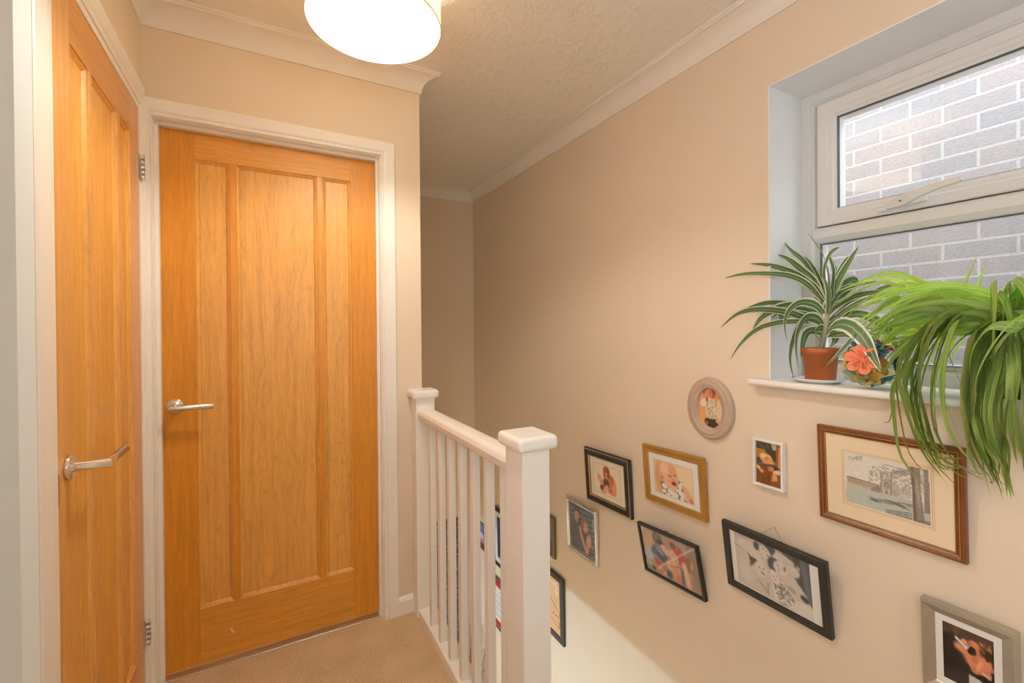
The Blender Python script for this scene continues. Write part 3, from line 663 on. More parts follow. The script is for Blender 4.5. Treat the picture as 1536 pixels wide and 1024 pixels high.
def corners(r, fo, w, h, t):
    for sx in (-1, 1):
        for sy in (-1, 1):
            mb = MB(); cx, cy = sx * (w / 2 - .013), sy * (h / 2 - .013)
            for k in range(6):
                a = k * math.pi / 3; mb.lathe([(.0045, -.002), (.0035, .001), (.0015, .0025), (0, .003)], (cx + .0062 * math.cos(a), cy + .0062 * math.sin(a), .0165), 8)
            mb.lathe([(.004, -.001), (.003, .003), (0, .0045)], (cx, cy, .0165), 10)
            for q in (.02, .034, .047):
                mb.lathe([(.0048, -.002), (.003, .0015), (0, .0022)], (cx - sx * q, cy, .0160), 8); mb.lathe([(.0048, -.002), (.003, .0015), (0, .0022)], (cx, cy - sy * q, .0160), 8)
            finish('corner_ornament', mb, M['silver'], fo, local=True)
picture('picture_frame', 'polished silver frame with ornate corners, picture of a couple in dark clothes', 1.986, .141, .270, .300, 0, 2.3, .018, prof, M['silver'], im, (-.106, .112, -.123, .124), beads=corners)

# person in hat and denim jacket holding a baby, thin black frame
im = Img(98, 70, (176, 146, 124), 1.5).quad((-16, 34), (664, 335), (743, 944), (41, 550)); im.noise(.10, 6)
im.P([(-16, 34), (130, 90), (150, 330), (0, 330)], (200, 166, 136)); im.P([(250, 180), (560, 290), (560, 420), (300, 300)], (178, 158, 152)); im.E(310, 230, 40, 70, (190, 148, 110), 10); im.P([(540, 290), (664, 335), (735, 900), (560, 560)], (160, 138, 124)); im.E(640, 620, 60, 240, (150, 128, 112), -10, .8)
im.E(70, 380, 75, 70, (176, 190, 208)); im.E(60, 480, 60, 40, (188, 178, 166)); im.E(80, 540, 50, 40, (150, 146, 142)); im.E(450, 430, 78, 110, (178, 78, 74), -12); im.E(372, 300, 42, 40, (146, 58, 66)); im.E(420, 345, 30, 26, (170, 96, 92)); im.E(560, 540, 50, 90, (148, 98, 70), 10); im.E(600, 560, 16, 60, (206, 150, 116), 15)
im.E(200, 380, 100, 70, (70, 92, 122), 32); im.E(250, 440, 80, 60, (58, 76, 102), 30); im.E(210, 360, 70, 22, (134, 156, 184), 35); im.E(130, 350, 30, 50, (84, 104, 128)); im.E(195, 500, 75, 50, (186, 84, 74), 35); im.E(130, 550, 24, 26, (62, 52, 62))
im.E(185, 215, 68, 72, (98, 94, 88), 10); im.E(175, 200, 30, 60, (124, 118, 110), 8); im.E(225, 265, 62, 26, (66, 56, 52), 15); im.E(265, 330, 50, 46, (224, 178, 166), 20); im.E(300, 370, 44, 40, (226, 176, 162)); im.E(285, 330, 8, 6, (110, 74, 66))
im.E(380, 440, 52, 90, (226, 178, 144), -22); im.E(370, 560, 100, 66, (224, 170, 132), 12); im.E(410, 640, 60, 80, (214, 148, 112), 10); im.L(330, 540, 430, 560, 10, (178, 118, 86)); im.L(370, 400, 430, 545, 8, (186, 128, 98)); im.E(230, 590, 60, 44, (226, 168, 136), 15); im.L(190, 600, 270, 560, 8, (176, 116, 90)); im.L(200, 620, 280, 590, 7, (180, 120, 94)); im.E(320, 640, 44, 50, (78, 74, 104)); im.E(440, 720, 40, 60, (206, 128, 96))
im.L(505, 540, 560, 800, 34, (230, 182, 150)); im.P([(455, 560), (490, 590), (520, 790), (470, 760)], (98, 108, 132)); im.L(200, 540, 655, 335, 9, (232, 220, 208), .75); im.P([(-16, 34), (30, 55), (8, 120), (-8, 130)], (236, 230, 222)); im.blur(1)  # pale diagonal line is a reflection on the glass, painted into the print
pr = picture('picture_frame', 'thin black frame leaning out, picture of someone in a denim jacket holding a baby', 1.356, .265, .325, .226, 3.7, 8.8, .018, flat(.011, .018), M['black_frame'], im, (-.153, .153, -.103, .103))
finish('hanging_loop', MB().tube([(-.012, .112, .004), (-.004, .119, .004), (.004, .119, .004), (.012, .112, .004)], .0016, 6), M['bronze'], pr, local=True)

# black and white family portrait hanging on a string
im = Img(110, 84, (206, 196, 187), 1.35).quad((100, 103), (680, 353), (714, 831), (110, 499)); im.noise(.05, 8)
DKB = (84, 92, 104); SKB = (222, 211, 202); SH = (172, 160, 150)
im.P([(440, 262), (680, 353), (714, 735), (650, 650), (560, 470), (560, 360)], (92, 100, 112)); im.P([(548, 305), (600, 325), (655, 600), (600, 520)], (86, 76, 72)); im.P([(600, 325), (640, 340), (700, 700), (655, 640)], (104, 112, 124))
im.P([(105, 205), (215, 275), (232, 440), (300, 500), (352, 610), (110, 499)], (208, 197, 187)); im.E(180, 420, 60, 90, (218, 208, 198), 0, .9); im.L(108, 205, 215, 270, 8, SH); im.L(210, 275, 232, 340, 14, (120, 108, 100)); im.P([(110, 200), (150, 165), (265, 230), (310, 320), (240, 330), (200, 270)], (216, 206, 196)); im.L(280, 500, 352, 605, 9, SH)
im.E(270, 225, 26, 34, DKB); im.E(350, 235, 62, 46, DKB, 25); im.E(385, 265, 34, 40, DKB, 20); im.E(300, 195, 40, 18, (180, 170, 162), 20); im.E(336, 275, 44, 56, SKB, -35, .25); im.E(325, 250, 7, 5, (120, 110, 106)); im.E(348, 268, 7, 5, (120, 110, 106)); im.E(355, 300, 12, 6, (140, 118, 114)); im.P([(395, 300), (425, 270), (480, 350), (450, 365)], (216, 206, 197)); im.E(430, 258, 28, 14, (190, 180, 172), 20); im.P([(250, 280), (310, 330), (330, 350), (270, 350)], (222, 212, 203))
im.E(248, 345, 46, 28, (84, 76, 74), 15); im.E(225, 370, 18, 26, (110, 100, 96)); im.E(296, 405, 62, 60, SKB, 10, .2); im.E(235, 395, 18, 24, (216, 204, 194)); im.E(285, 392, 9, 5, (104, 94, 90), 25); im.E(318, 405, 9, 5, (104, 94, 90), 25); im.E(300, 425, 8, 7, (198, 184, 176)); im.E(310, 440, 20, 7, (128, 104, 102), 25)
im.E(385, 372, 36, 52, DKB, -10); im.E(410, 345, 50, 24, DKB, 15); im.E(452, 400, 60, 52, SKB, 15, .2); im.E(432, 378, 9, 5, (104, 94, 90), 40); im.E(440, 412, 9, 5, (104, 94, 90), 40); im.E(485, 408, 9, 22, (138, 112, 110), 10); im.E(462, 398, 9, 7, (200, 186, 178)); im.E(550, 425, 56, 42, (214, 203, 194), 10, .2); im.E(590, 405, 18, 18, (180, 168, 160))
im.P([(440, 470), (520, 455), (600, 540), (665, 645), (640, 690), (560, 620), (480, 520)], (210, 199, 190)); im.L(450, 500, 560, 600, 8, SH); im.E(640, 650, 36, 22, (74, 70, 70), 30); im.E(545, 570, 30, 12, (178, 168, 160), 35)
im.P([(378, 505), (462, 500), (560, 650), (545, 725), (395, 650)], (228, 220, 212))
for k in range(150):
    a, b_ = NR.rand(), NR.rand(); x = 385 + a * (75 + 75 * b_) + 60 * b_; y = 508 + b_ * 190 + a * 10; im.E(x, y, 5.5, 4.5, (112, 106, 104))
im.E(403, 468, 36, 56, (228, 218, 209), -18, .2); im.E(395, 460, 6, 4, (120, 110, 106)); im.E(418, 462, 6, 4, (120, 110, 106)); im.E(408, 490, 11, 5, (150, 124, 120)); im.E(365, 590, 20, 60, (216, 204, 195), 0, .3); im.L(350, 520, 345, 600, 7, SH)
im.P([(560, 650), (640, 690), (712, 735), (714, 831), (540, 735)], (222, 214, 206)); im.blur(1)
pr = picture('picture_frame', 'wide flat black frame on a string and nail, black and white family portrait', .909, .414, .354, .252, -.4, 9, .018, flat(.024, .018), M['black_frame'], im, (-.136, .124, -.098, .102), None, M['white_mount'])
nl = Vector((1.522, .918, .566)); inv = pr.matrix_world.inverted()
p0 = inv @ nl
finish('hanging_string', MB().tube([(-.040, .118, .003), p0 + Vector((-.001, .001, 0)), p0 + Vector((.001, .001, 0)), (.045, .118, .003)], .0009, 6), M['stem'], pr, local=True)
q0 = inv @ Vector((1.5295, .918, .5655)); finish('nail', MB().tube([q0, p0 + (p0 - q0) * .3], .0014, 8), M['satin'], pr, local=True)

# child in a hat on a fence, small white frame
im = Img(64, 92, (150, 98, 56), .62).quad((75, 50), (515, 150), (500, 835), (68, 695))
im.P([(75, 50), (515, 150), (515, 520), (75, 420)], (74, 74, 60)); im.noise(0, 14, (128, 130, 112), .45)
for k in range(40): im.E(100 + 300 * NR.rand(), 70 + 260 * NR.rand(), 14, 10, (96, 98, 82) if k % 2 else (52, 54, 44), 0, .6, .7)
im.P([(320, 120), (412, 140), (405, 235), (350, 230)], (208, 206, 200), .9); im.P([(412, 130), (515, 150), (505, 520), (395, 500)], (164, 98, 46)); im.P([(450, 190), (480, 195), (465, 510), (435, 505)], (222, 160, 98)); im.P([(75, 180), (235, 215), (230, 290), (75, 330)], (186, 124, 60))
im.P([(70, 430), (505, 520), (500, 835), (68, 695)], (132, 76, 36)); im.noise(.08, 10); im.L(280, 590, 285, 770, 5, (70, 38, 18)); im.L(170, 500, 172, 730, 4, (104, 58, 28)); im.L(400, 640, 398, 800, 4, (104, 58, 28)); im.P([(285, 590), (500, 620), (500, 835), (285, 765)], (150, 90, 44), .7)
im.E(390, 520, 44, 40, (66, 64, 62)); im.E(305, 505, 60, 46, (216, 138, 100)); im.E(330, 520, 26, 22, (228, 150, 112)); im.E(290, 480, 10, 6, (104, 58, 44)); im.E(325, 490, 9, 6, (104, 58, 44)); im.E(305, 535, 16, 6, (164, 78, 60)); im.E(250, 495, 24, 30, (130, 76, 50))
im.E(235, 340, 112, 70, (236, 180, 118), 10); im.E(270, 390, 110, 50, (226, 158, 92), 12); im.E(200, 310, 50, 30, (246, 206, 152), 0, .8); im.E(250, 345, 30, 20, (214, 124, 64), 0, .8); im.E(190, 400, 26, 16, (216, 134, 76), 0, .8); im.E(245, 440, 172, 17, (128, 104, 108), -6); im.E(250, 455, 150, 8, (70, 58, 62), -6); im.E(290, 425, 110, 8, (222, 196, 176), -8)
im.E(110, 475, 46, 26, (240, 206, 168), 35); im.E(160, 530, 42, 28, (230, 160, 118), 15); im.E(425, 575, 84, 34, (244, 208, 166), -14); im.E(375, 640, 42, 56, (232, 164, 122), -10)
for dx in (-30, -5, 20): im.L(375 + dx, 650, 380 + dx * 1.5, 695, 12, (234, 168, 126))
im.blur(1)
picture('picture_frame', 'small white frame, picture of a child in a sun hat leaning over a fence', .932, .781, .106, .165, 0, .5, .020, flat(.008, .020), M['white_frame'], im, (-.0465, .0465, -.076, .076), glass=True)

# pencil style drawing of a chapel and a tree, brown frame
im = Img(120, 92, (226, 218, 206), 1.32).quad((60, 65), (925, 240), (935, 810), (100, 580))
IK = (120, 112, 104); im.P([(95, 385), (330, 455), (520, 500), (750, 560), (935, 640), (935, 810), (100, 580)], (192, 194, 182)); im.P([(98, 450), (520, 560), (500, 690), (105, 580)], (184, 192, 182), .7)
im.P([(95, 320), (140, 322), (430, 420), (432, 480), (330, 458), (98, 385)], (190, 172, 148)); im.L(98, 322, 430, 415, 5, IK)
for k in range(26): im.L(105 + k * 12, 335 + k * 3.7, 107 + k * 12, 372 + k * 3.2, 3, (150, 134, 114), .7)
im.P([(320, 455), (400, 415), (440, 440), (436, 490)], (146, 138, 126)); im.P([(436, 370), (550, 350), (600, 400), (600, 520), (440, 490)], (200, 188, 172)); im.P([(432, 290), (442, 270), (452, 292), (456, 490), (434, 485)], (158, 148, 136)); im.P([(530, 300), (540, 280), (550, 302), (556, 510), (534, 505)], (158, 148, 136)); im.P([(452, 350), (490, 335), (534, 352), (534, 372), (452, 370)], (176, 164, 150))
im.E(497, 410, 32, 36, (142, 134, 126)); im.E(497, 420, 22, 30, (164, 156, 148)); im.P([(480, 450), (512, 455), (512, 500), (480, 495)], (176, 164, 150)); im.P([(488, 468), (506, 472), (506, 500), (488, 496)], (120, 112, 104))
for x in range(600, 745, 22): im.P([(x, 440), (x + 12, 443), (x + 12, 545), (x, 540)], (206, 196, 182)); im.L(x, 430, x, 540, 3, (172, 162, 150), .8)
for k in range(150):
    a = NR.rand(); x = 320 + 430 * a; y = 190 + 150 * (1 - a) * NR.rand() + 45 * a + 60 * NR.rand(); im.E(x, y, 13, 8, (148, 142, 130), 20, .6, .5)
for k in range(130): im.E(560 + 185 * NR.rand(), 250 + 270 * NR.rand(), 12, 8, (156, 150, 138), 0, .6, .5)
for k in range(26): im.E(110 + 130 * NR.rand(), 95 + 55 * NR.rand(), 13, 7, (158, 152, 142), 0, .6, .5)
im.L(470, 190, 720, 260, 4, IK, .6); im.L(540, 270, 720, 250, 4, IK, .6)
for k in range(60):
    x = 300 + 430 * NR.rand(); y = 540 + (x - 300) * .16 + 40 * NR.rand() - 14; im.L(x, y, x + 45, y + 9, 5, (126, 124, 116), .5)
im.E(380, 560, 50, 12, (112, 108, 100), 14); im.E(620, 610, 110, 12, (122, 118, 110), 12, .8)
for k in range(13): im.L(500 + k * 20, 655 + k * 2.5, 502 + k * 20, 705 + k * 5, 3.5, (112, 110, 106), .9)
for d in (0, 18, 36): im.L(500, 662 + d, 750, 690 + d * 1.5, 3, (112, 110, 106), .8)
im.P([(722, 205), (830, 222), (838, 470), (880, 790), (765, 760), (758, 480)], (150, 134, 122)); im.P([(735, 208), (765, 212), (780, 480), (800, 765), (770, 760)], (126, 112, 102)); im.E(810, 500, 16, 160, (172, 156, 142), -4, .8); im.P([(868, 235), (915, 240), (930, 700), (870, 680)], (138, 126, 116), .9); im.P([(765, 740), (935, 770), (935, 810), (760, 765)], (130, 124, 116), .8); im.noise(.05, 46)
for k in range(60): im.E(835 + 40 * NR.rand(), 240 + 250 * NR.rand(), 8, 6, (176, 170, 160), 0, .6, .6)
prof = [(0, 0), (0, .014), (.003, .018), (.007, .0185), (.010, .0165), (.011, .0172), (.0125, .0165), (.018, .012), (.0205, .0125), (.022, .010), (.0225, .002)]
def gline(r, fo, w, h, t):
    for a, z in ((.0105, .0174), (.0198, .0130)): finish('gold_fillet', MB().sweep([(a, .010), (a, z + .0005), (a + .0013, z + .0005), (a + .0013, .010)], rect_nodes(-w / 2, w / 2, -h / 2, h / 2), closed=True, loop=True), M['gold_line'], fo, local=True)
picture('picture_frame', 'large brown wooden frame under the window, pale drawing of a chapel and a tree', .599, .806, .336, .290, 0, 3.2, .0185, prof, M['brown_frame'], im, (-.096, .099, -.075, .0735), [(.0045, .0008, M['ink']), (.0085, .0006, M['ink'])], M['buff_mount'], beads=gline)

# woman in profile, brushed silver frame
im = Img(84, 110, (40, 30, 27), .72).quad((283, 365), (850, 595), (876, 1254), (310, 950)); im.noise(.03, 10)
im.P([(283, 365), (850, 595), (855, 680), (560, 600), (290, 480)], (88, 64, 48)); im.noise(.04, 18); im.E(420, 640, 130, 150, (36, 28, 26), 0, .6); im.E(430, 470, 40, 60, (110, 84, 60), 0, .9)
SKP = (222, 142, 104)
im.E(720, 850, 120, 110, SKP, 20, .25); im.P([(560, 730), (600, 690), (660, 800), (690, 920), (610, 910), (565, 810)], (220, 140, 104)); im.E(650, 900, 60, 40, (208, 124, 88), 20); im.L(455, 635, 560, 720, 40, (226, 152, 116)); im.L(550, 700, 590, 800, 44, (222, 144, 108)); im.E(470, 640, 30, 18, (230, 156, 120), 30)
im.E(520, 590, 44, 26, (232, 156, 122), 25); im.E(630, 640, 75, 48, (220, 138, 100), 25); im.E(690, 700, 52, 70, (208, 126, 90), 10); im.E(600, 690, 52, 46, (38, 27, 25), 20); im.E(560, 640, 24, 16, (224, 148, 116), 30); im.E(590, 615, 16, 5, (120, 66, 48), 25); im.E(640, 790, 40, 34, (206, 124, 90), 0, .6)
im.E(755, 700, 62, 76, (88, 52, 36), 20); im.E(730, 640, 60, 34, (120, 78, 52), 25); im.E(800, 690, 30, 22, (168, 120, 88), 30); im.E(710, 625, 30, 10, (196, 150, 116), 30); im.E(790, 760, 34, 60, (62, 38, 28), 10); im.L(800, 650, 820, 720, 8, (170, 124, 90)); im.L(690, 650, 740, 720, 8, (150, 102, 72))
im.L(432, 548, 545, 658, 15, (236, 226, 216)); im.E(790, 960, 50, 30, (212, 134, 98), 40); im.E(850, 920, 30, 24, (200, 122, 88)); im.L(740, 945, 810, 1000, 14, (232, 184, 152)); im.P([(575, 935), (730, 1030), (730, 1240), (590, 1200)], (206, 196, 188)); im.E(690, 860, 26, 70, (236, 168, 128), 20, .8); im.blur(1)
prof = [(0, 0), (0, .022), (.004, .030), (.006, .030), (.024, .018), (.026, .016), (.026, .002)]
picture('picture_frame', 'brushed silver frame, picture of a woman in profile against a dark background', .428, .430, .172, .232, 0, 3.6, .030, prof, M['pewter'], im, (-.046, .046, -.074, .074), None, M['white_mount'])

# partly hidden pictures beyond the newel post and between the balusters
im = Img(30, 40, (116, 112, 112), .7); im.noise(.3, 8); im.face(.5, .4, .25, (180, 160, 150)); im.ell(.5, .95, .5, .35, (60, 58, 62))
picture('picture_frame', 'bronze-edged small frame half hidden behind the near newel post', 2.345, -.022, .180, .250, 0, 1, .016, flat(.020, .016), M['bronze'], im, (-.068, .068, -.103, .103))
im = Img(56, 76, (236, 186, 142), .72); im.noise(.06, 7); im.noise(0, 5, (238, 206, 130), .35)
DK = (86, 58, 48)
for k in range(10):
    a = k * .628; im.line(.80, .26, .80 + .07 * math.cos(a) / .72, .26 + .07 * math.sin(a), .006, (250, 236, 214))
for k in range(9): im.line(.45 + .5 * NR.rand(), .04 + .12 * NR.rand(), .45 + .5 * NR.rand(), .06 + .14 * NR.rand(), .006, (248, 232, 208))
for k in range(10): im.line(.58 + .04 * k, .66 + .012 * math.sin(k * 2.3), .585 + .04 * k, .69 + .014 * math.cos(k * 1.9), .005, DK)
im.line(.5, .44, .92, .58, .006, DK); im.line(.92, .58, .93, .66, .006, DK); im.line(.5, .78, .90, .88, .006, DK); im.line(.90, .88, .93, .78, .008, DK); im.line(.93, .78, .86, .77, .008, DK); im.line(.1, .3, .44, .42, .006, DK)
picture('picture_frame', 'charcoal frame with an orange sheet of line drawing, just right of the newel post', 2.305, -.425, .280, .400, 0, 1, .016, flat(.034, .016), M['grey_frame'], im, (-.106, .106, -.166, .166))
im = Img(36, 50, (58, 66, 104), .7); im.noise(.3, 6); im.face(.5, .35, .18, (206, 160, 136)); im.ell(.5, .9, .4, .3, (40, 44, 70))
picture('picture_frame', 'black frame with white mount and dark blue picture, seen between the balusters', 2.935, -.318, .320, .440, 0, 1, .018, flat(.024, .018), M['black_frame'], im, (-.098, .098, -.155, .155), None, M['white_mount'])
im = Img(40, 50, (240, 236, 230), .75)
im.poly([(0, 0), (1, 0), (1, .15), (0, .15)], (196, 44, 46)); im.poly([(0, .86), (1, .86), (1, 1), (0, 1)], (196, 44, 46))
for k in range(12): im.line(.08, .25 + k * .048, .5 + .42 * NR.rand(), .25 + k * .048, .006, (170, 168, 170), .8)
picture('picture_frame', 'dark frame round a white sheet with red bands, low between the balusters', 2.95, -.830, .300, .385, 0, 1, .016, flat(.012, .016), M['bronze'], im, (-.138, .138, -.180, .180))
im = Img(36, 44, (110, 140, 190), .8); im.noise(.2, 5); im.poly([(0, .55), (1, .5), (1, 1), (0, 1)], (206, 150, 158)); im.ell(.5, .5, .2, .12, (236, 232, 232)); im.ell(.6, .92, .5, .14, (120, 44, 48))
picture('picture_frame', 'small unmounted picture, blue above pink, between the balusters near the far corner', 3.335, -.436, .150, .212, 0, 0, .010, flat(.006, .010), M['bronze'], im, (-.070, .070, -.100, .100))

# oval limed frame
t = .026; pos = Vector((XR - .0008, 1.168, .937)); rx, ry = .1045, .1215
ov = root('picture_frame', pos, 'oval taupe frame left of the sill, picture of a woman in a pale patterned top', 'picture frame', 'framed pictures on the stairwell wall', mat=Matrix.Translation(pos) @ WALLB); ov['_o'] = (0, 0, 0)
prof = [(0, 0), (.001, .010), (.006, .018), (.013, .0205), (.017, .0185), (.021, .0225), (.027, .0245), (.033, .022), (.037, .017), (.041, .0185), (.045, .016), (.048, .010), (.049, .003)]
nd = [((rx * math.cos(a), ry * math.sin(a), 0), (-math.cos(a), -math.sin(a) * .9, 0), (0, 0, 1)) for a in np.linspace(0, 2 * math.pi, 73)[:-1]]
finish('frame', MB().sweep(prof, nd, closed=True, smooth=True), M['lime'], ov, local=True)
mb = MB(); mb.add([(x * .93, y * .93, .002) for (x, y, _), _, _ in nd], [tuple(range(72))]); finish('backing_board', mb, M['board'], ov, local=True)
im = Img(66, 92, (222, 160, 128), .72).quad((78, 75), (470, 120), (476, 800), (84, 745))
im.P([(80, 480), (210, 500), (210, 720), (84, 745)], (230, 170, 96)); im.P([(80, 260), (102, 262), (102, 540), (84, 540)], (238, 226, 208)); im.E(455, 420, 34, 240, (112, 62, 30), 0); im.E(430, 500, 24, 180, (196, 128, 66)); im.E(180, 175, 8, 60, (150, 76, 44)); im.E(390, 230, 40, 130, (224, 148, 114), 0, .8)
im.E(330, 640, 0.1, .1, (0, 0, 0)); im.E(300, 455, 96, 170, (230, 212, 180), 4, .2); im.E(405, 480, 42, 190, (226, 202, 168), -8, .25); im.E(175, 345, 46, 66, (234, 218, 190), 25, .25); im.E(240, 310, 50, 60, (226, 206, 174), 0, .4)
for k in range(150): im.E(215 + 150 * NR.rand(), 300 + 300 * NR.rand(), 6, 6, (164, 138, 104))
im.E(298, 200, 44, 74, (160, 76, 36)); im.E(275, 200, 34, 66, (214, 130, 84)); im.E(262, 190, 6, 5, (120, 64, 44)); im.E(286, 190, 6, 5, (120, 64, 44)); im.E(270, 232, 12, 5, (150, 66, 56)); im.E(240, 215, 22, 34, (222, 142, 98)); im.E(224, 285, 16, 44, (140, 92, 64), 5)
im.P([(195, 600), (380, 610), (395, 740), (350, 760), (250, 735), (190, 670)], (70, 62, 50)); im.E(380, 640, 30, 34, (224, 180, 148)); im.P([(190, 710), (260, 740), (350, 762), (340, 800), (200, 760)], (228, 216, 200)); im.E(225, 670, 26, 26, (150, 112, 84)); im.blur(1)
sheet('photo', im, -.0615, .0615, -.0815, .0815, .004, ov, mask=True)
mb = MB(); mb.add([(x * .56, y * .645, .0065) for (x, y, _), _, _ in nd], [tuple(range(72))]); finish('glass_pane', mb, M['glass'], ov, local=True)

# ------------------------------------------------------------------ plants
def view_axes():
    cy, sy = math.cos(YAW), math.sin(YAW)
    f = Vector((sy * math.cos(PITCH), cy * math.cos(PITCH), math.sin(PITCH))); r = Vector((cy, -sy, 0)); u = r.cross(f)
    c, s = math.cos(ROLL), math.sin(ROLL)
    return c * r + s * u, -s * r + c * u, f
AX = view_axes()
def at(px, py, X):
    """point of the plane x = X behind a pixel of the photograph"""
    d = AX[0] * ((px - 768) / F_PX) - AX[1] * ((py - 512 - SY) / F_PX) + AX[2]
    return Vector((0, 0, EYE)) + d * (X / d.x)
class Leaves(MB):
    def __init__(s): super().__init__(); s.c = []; s.u = []
    def leaf(s, pts, width, roll=45, n=14, tint=(1, 1, 1), taper=.55, keel=.18, tipcol=None):
        P = [Vector(p) for p in pts]
        def ev(t):                                   # Catmull-Rom through the given points
            k = len(P) - 1; x = min(t * k, k - 1e-6); i = int(x); q = x - i
            a, b, c, d = P[max(i - 1, 0)], P[i], P[i + 1], P[min(i + 2, k)]
            return .5 * ((2 * b) + (c - a) * q + (2 * a - 5 * b + 4 * c - d) * q * q + (3 * b - a - 3 * c + d) * q ** 3)
        pts = [ev(i / n) for i in range(n + 1)]
        hd = (P[-1] - P[0]); hd.z = 0
        if hd.length < 1e-4: hd = Vector((0, 1, 0))
        side0 = hd.normalized().cross(Vector((0, 0, 1)))
        o = len(s.v)
        for i, p in enumerate(pts):
            t = (pts[min(i + 1, n)] - pts[max(i - 1, 0)]).normalized(); v = i / n
            sd = (side0 - t * side0.dot(t)); sd = sd.normalized() if sd.length > .05 else Vector((0, 1, 0))
            sd = Matrix.Rotation(math.radians(roll), 3, t) @ sd; nn = sd.cross(t)
            wd = width * min(1, (.45 + v * 2.2)) * (1 - max(0, (v - taper) / (1 - taper)) ** 1.6) * .5 + .0003
            for e, u in ((-1, 0), (0, .5), (1, 1)):
                s.v.append(tuple(p + sd * wd * e + nn * (wd * keel * abs(e)))); s.u.append((u, v))
                g = np.array(tint)
                if tipcol is not None and v > .90: g = np.array(tipcol)
                s.c.append((*g, 1))
        for i in range(n):
            for j in range(2):
                s.f.append((o + i * 3 + j, o + i * 3 + j + 1, o + i * 3 + j + 4, o + i * 3 + j + 3)); s.smooth.append(True)
def pot(mb, x, y, z0, r0, r1, h, lipw=.004, liph=.022):
    mb.lathe([(0, z0), (r0 - .004, z0), (r0, z0 + .004), (r1 - .003, z0 + h - liph), (r1 + lipw - .002, z0 + h - liph + .001), (r1 + lipw, z0 + h - .002), (r1 + lipw - .002, z0 + h), (r1 - .002, z0 + h), (r1 - .003, z0 + h - .012), (r0 - .003, z0 + .01), (0, z0 + .01)], (x, y, 0), 44)
    return mb
ST = 1.0748
sx_, sy_ = 1.562, .795
sc = finish('saucer', MB().lathe([(0, ST), (.050, ST), (.066, ST + .007), (.074, ST + .013), (.0735, ST + .0145), (.064, ST + .010), (.050, ST + .005), (0, ST + .005)], (sx_, sy_, 0), 44), M['ceramic'], org=(sx_, sy_, ST))
tag(sc, 'white saucer under the terracotta pot on the sill', 'saucer')
pz = ST + .0055
dr = root('dracaena', (sx_, sy_, pz), 'striped dracaena with cream-edged leaves in a terracotta pot on the sill', 'potted plant')
p = finish('plant_pot', pot(MB(), sx_, sy_ - .006, pz, .042, .0515, .106), M['terra'], dr)
finish('soil', MB().lathe([(0, pz + .094), (.03, pz + .095), (.0495, pz + .091), (.0495, pz + .085)], (sx_, sy_ - .006, 0), 30), M['soil'], dr)
finish('stem', MB().tube([(sx_, sy_ - .006, pz + .085), at(1236, 505, sx_), at(1240, 480, sx_), at(1241, 455, sx_)], [.009, .008, .007, .004], 14), M['stem'], dr)
Lf = Leaves()
def zp(x, y): return 1080 + x * 230 / 981, 340 + y * 240 / 1024
def D(pts, w, xs, roll, tint=(1, 1, 1), tip=None):
    k = len(pts); X = np.interp(np.linspace(0, 1, k), np.linspace(0, 1, len(xs)), xs)
    Lf.leaf([at(*zp(*q), x) for q, x in zip(pts, X)], w * 1.2, roll, 16, tint, .45, .16, tip)
B0 = sx_
D([(660, 480), (560, 370), (420, 310), (180, 300), (25, 330)], .022, (B0, 1.53, 1.44), 50)
D([(662, 470), (600, 390), (470, 300), (330, 250), (190, 236)], .030, (B0, 1.56, 1.50), 50)
D([(668, 460), (630, 380), (540, 230), (450, 150), (405, 90)], .030, (B0, 1.60, 1.62), 62)
D([(664, 465), (600, 350), (500, 260), (430, 205), (368, 178)], .030, (B0, 1.57, 1.55), 55)
D([(690, 450), (690, 330), (665, 200), (610, 110), (560, 40)], .030, (B0, 1.62, 1.66), 60, (.8, .85, .8))
D([(690, 470), (680, 380), (672, 270), (710, 170), (765, 132)], .034, (B0, 1.54, 1.52), 78)
D([(712, 470), (716, 380), (722, 280), (700, 200), (690, 160)], .026, (B0, 1.57, 1.58), 88)
D([(715, 460), (750, 370), (790, 290), (850, 190), (888, 122)], .030, (B0, 1.55, 1.53), 75)
D([(715, 470), (790, 400), (850, 345), (885, 350)], .042, (B0, 1.62, 1.64), 80, (.75, .8, .8))
D([(720, 460), (740, 340), (740, 260), (725, 215)], .030, (B0, 1.61, 1.63), 80, (.8, .85, .8))
D([(650, 590), (540, 580), (420, 545), (240, 530), (110, 560), (5, 645)], .026, (B0, 1.50, 1.42), 50)
D([(660, 570), (560, 520), (430, 490), (290, 490), (180, 525), (100, 565)], .022, (B0, 1.53, 1.46), 45)
D([(655, 620), (560, 610), (400, 610), (250, 650), (140, 740), (65, 850)], .020, (B0, 1.50, 1.42), 55)
D([(650, 575), (560, 520), (420, 510), (280, 570), (208, 660)], .032, (B0, 1.53, 1.50), 55)
D([(655, 600), (560, 560), (420, 560), (340, 630), (312, 700)], .032, (B0, 1.58, 1.58), 60)
D([(668, 560), (610, 500), (520, 485), (440, 540), (415, 630), (432, 735)], .026, (B0, 1.50, 1.45), 60, (1.15, 1.15, 1.1))
D([(665, 640), (620, 590), (550, 590), (500, 680), (490, 800), (508, 920)], .032, (B0, 1.50, 1.46), 68)
D([(660, 640), (600, 600), (520, 620), (470, 730), (450, 850), (475, 985)], .026, (B0, 1.50, 1.47), 68, (1.1, 1.05, 1.))
D([(665, 690), (610, 665), (555, 680), (530, 760), (520, 840)], .028, (B0, 1.54, 1.52), 68)
D([(680, 650), (640, 650), (610, 680), (640, 730), (660, 775)], .026, (B0, 1.53, 1.53), 75)
D([(680, 690), (740, 630), (830, 635), (920, 720), (980, 830), (1030, 930)], .038, (B0, 1.50, 1.47), 62, (1.15, 1.15, 1.2))
D([(690, 700), (760, 690), (850, 700), (770, 800), (665, 905)], .022, (B0, 1.50, 1.485), 60, (1, 1, 1), (.9, .5, .3))
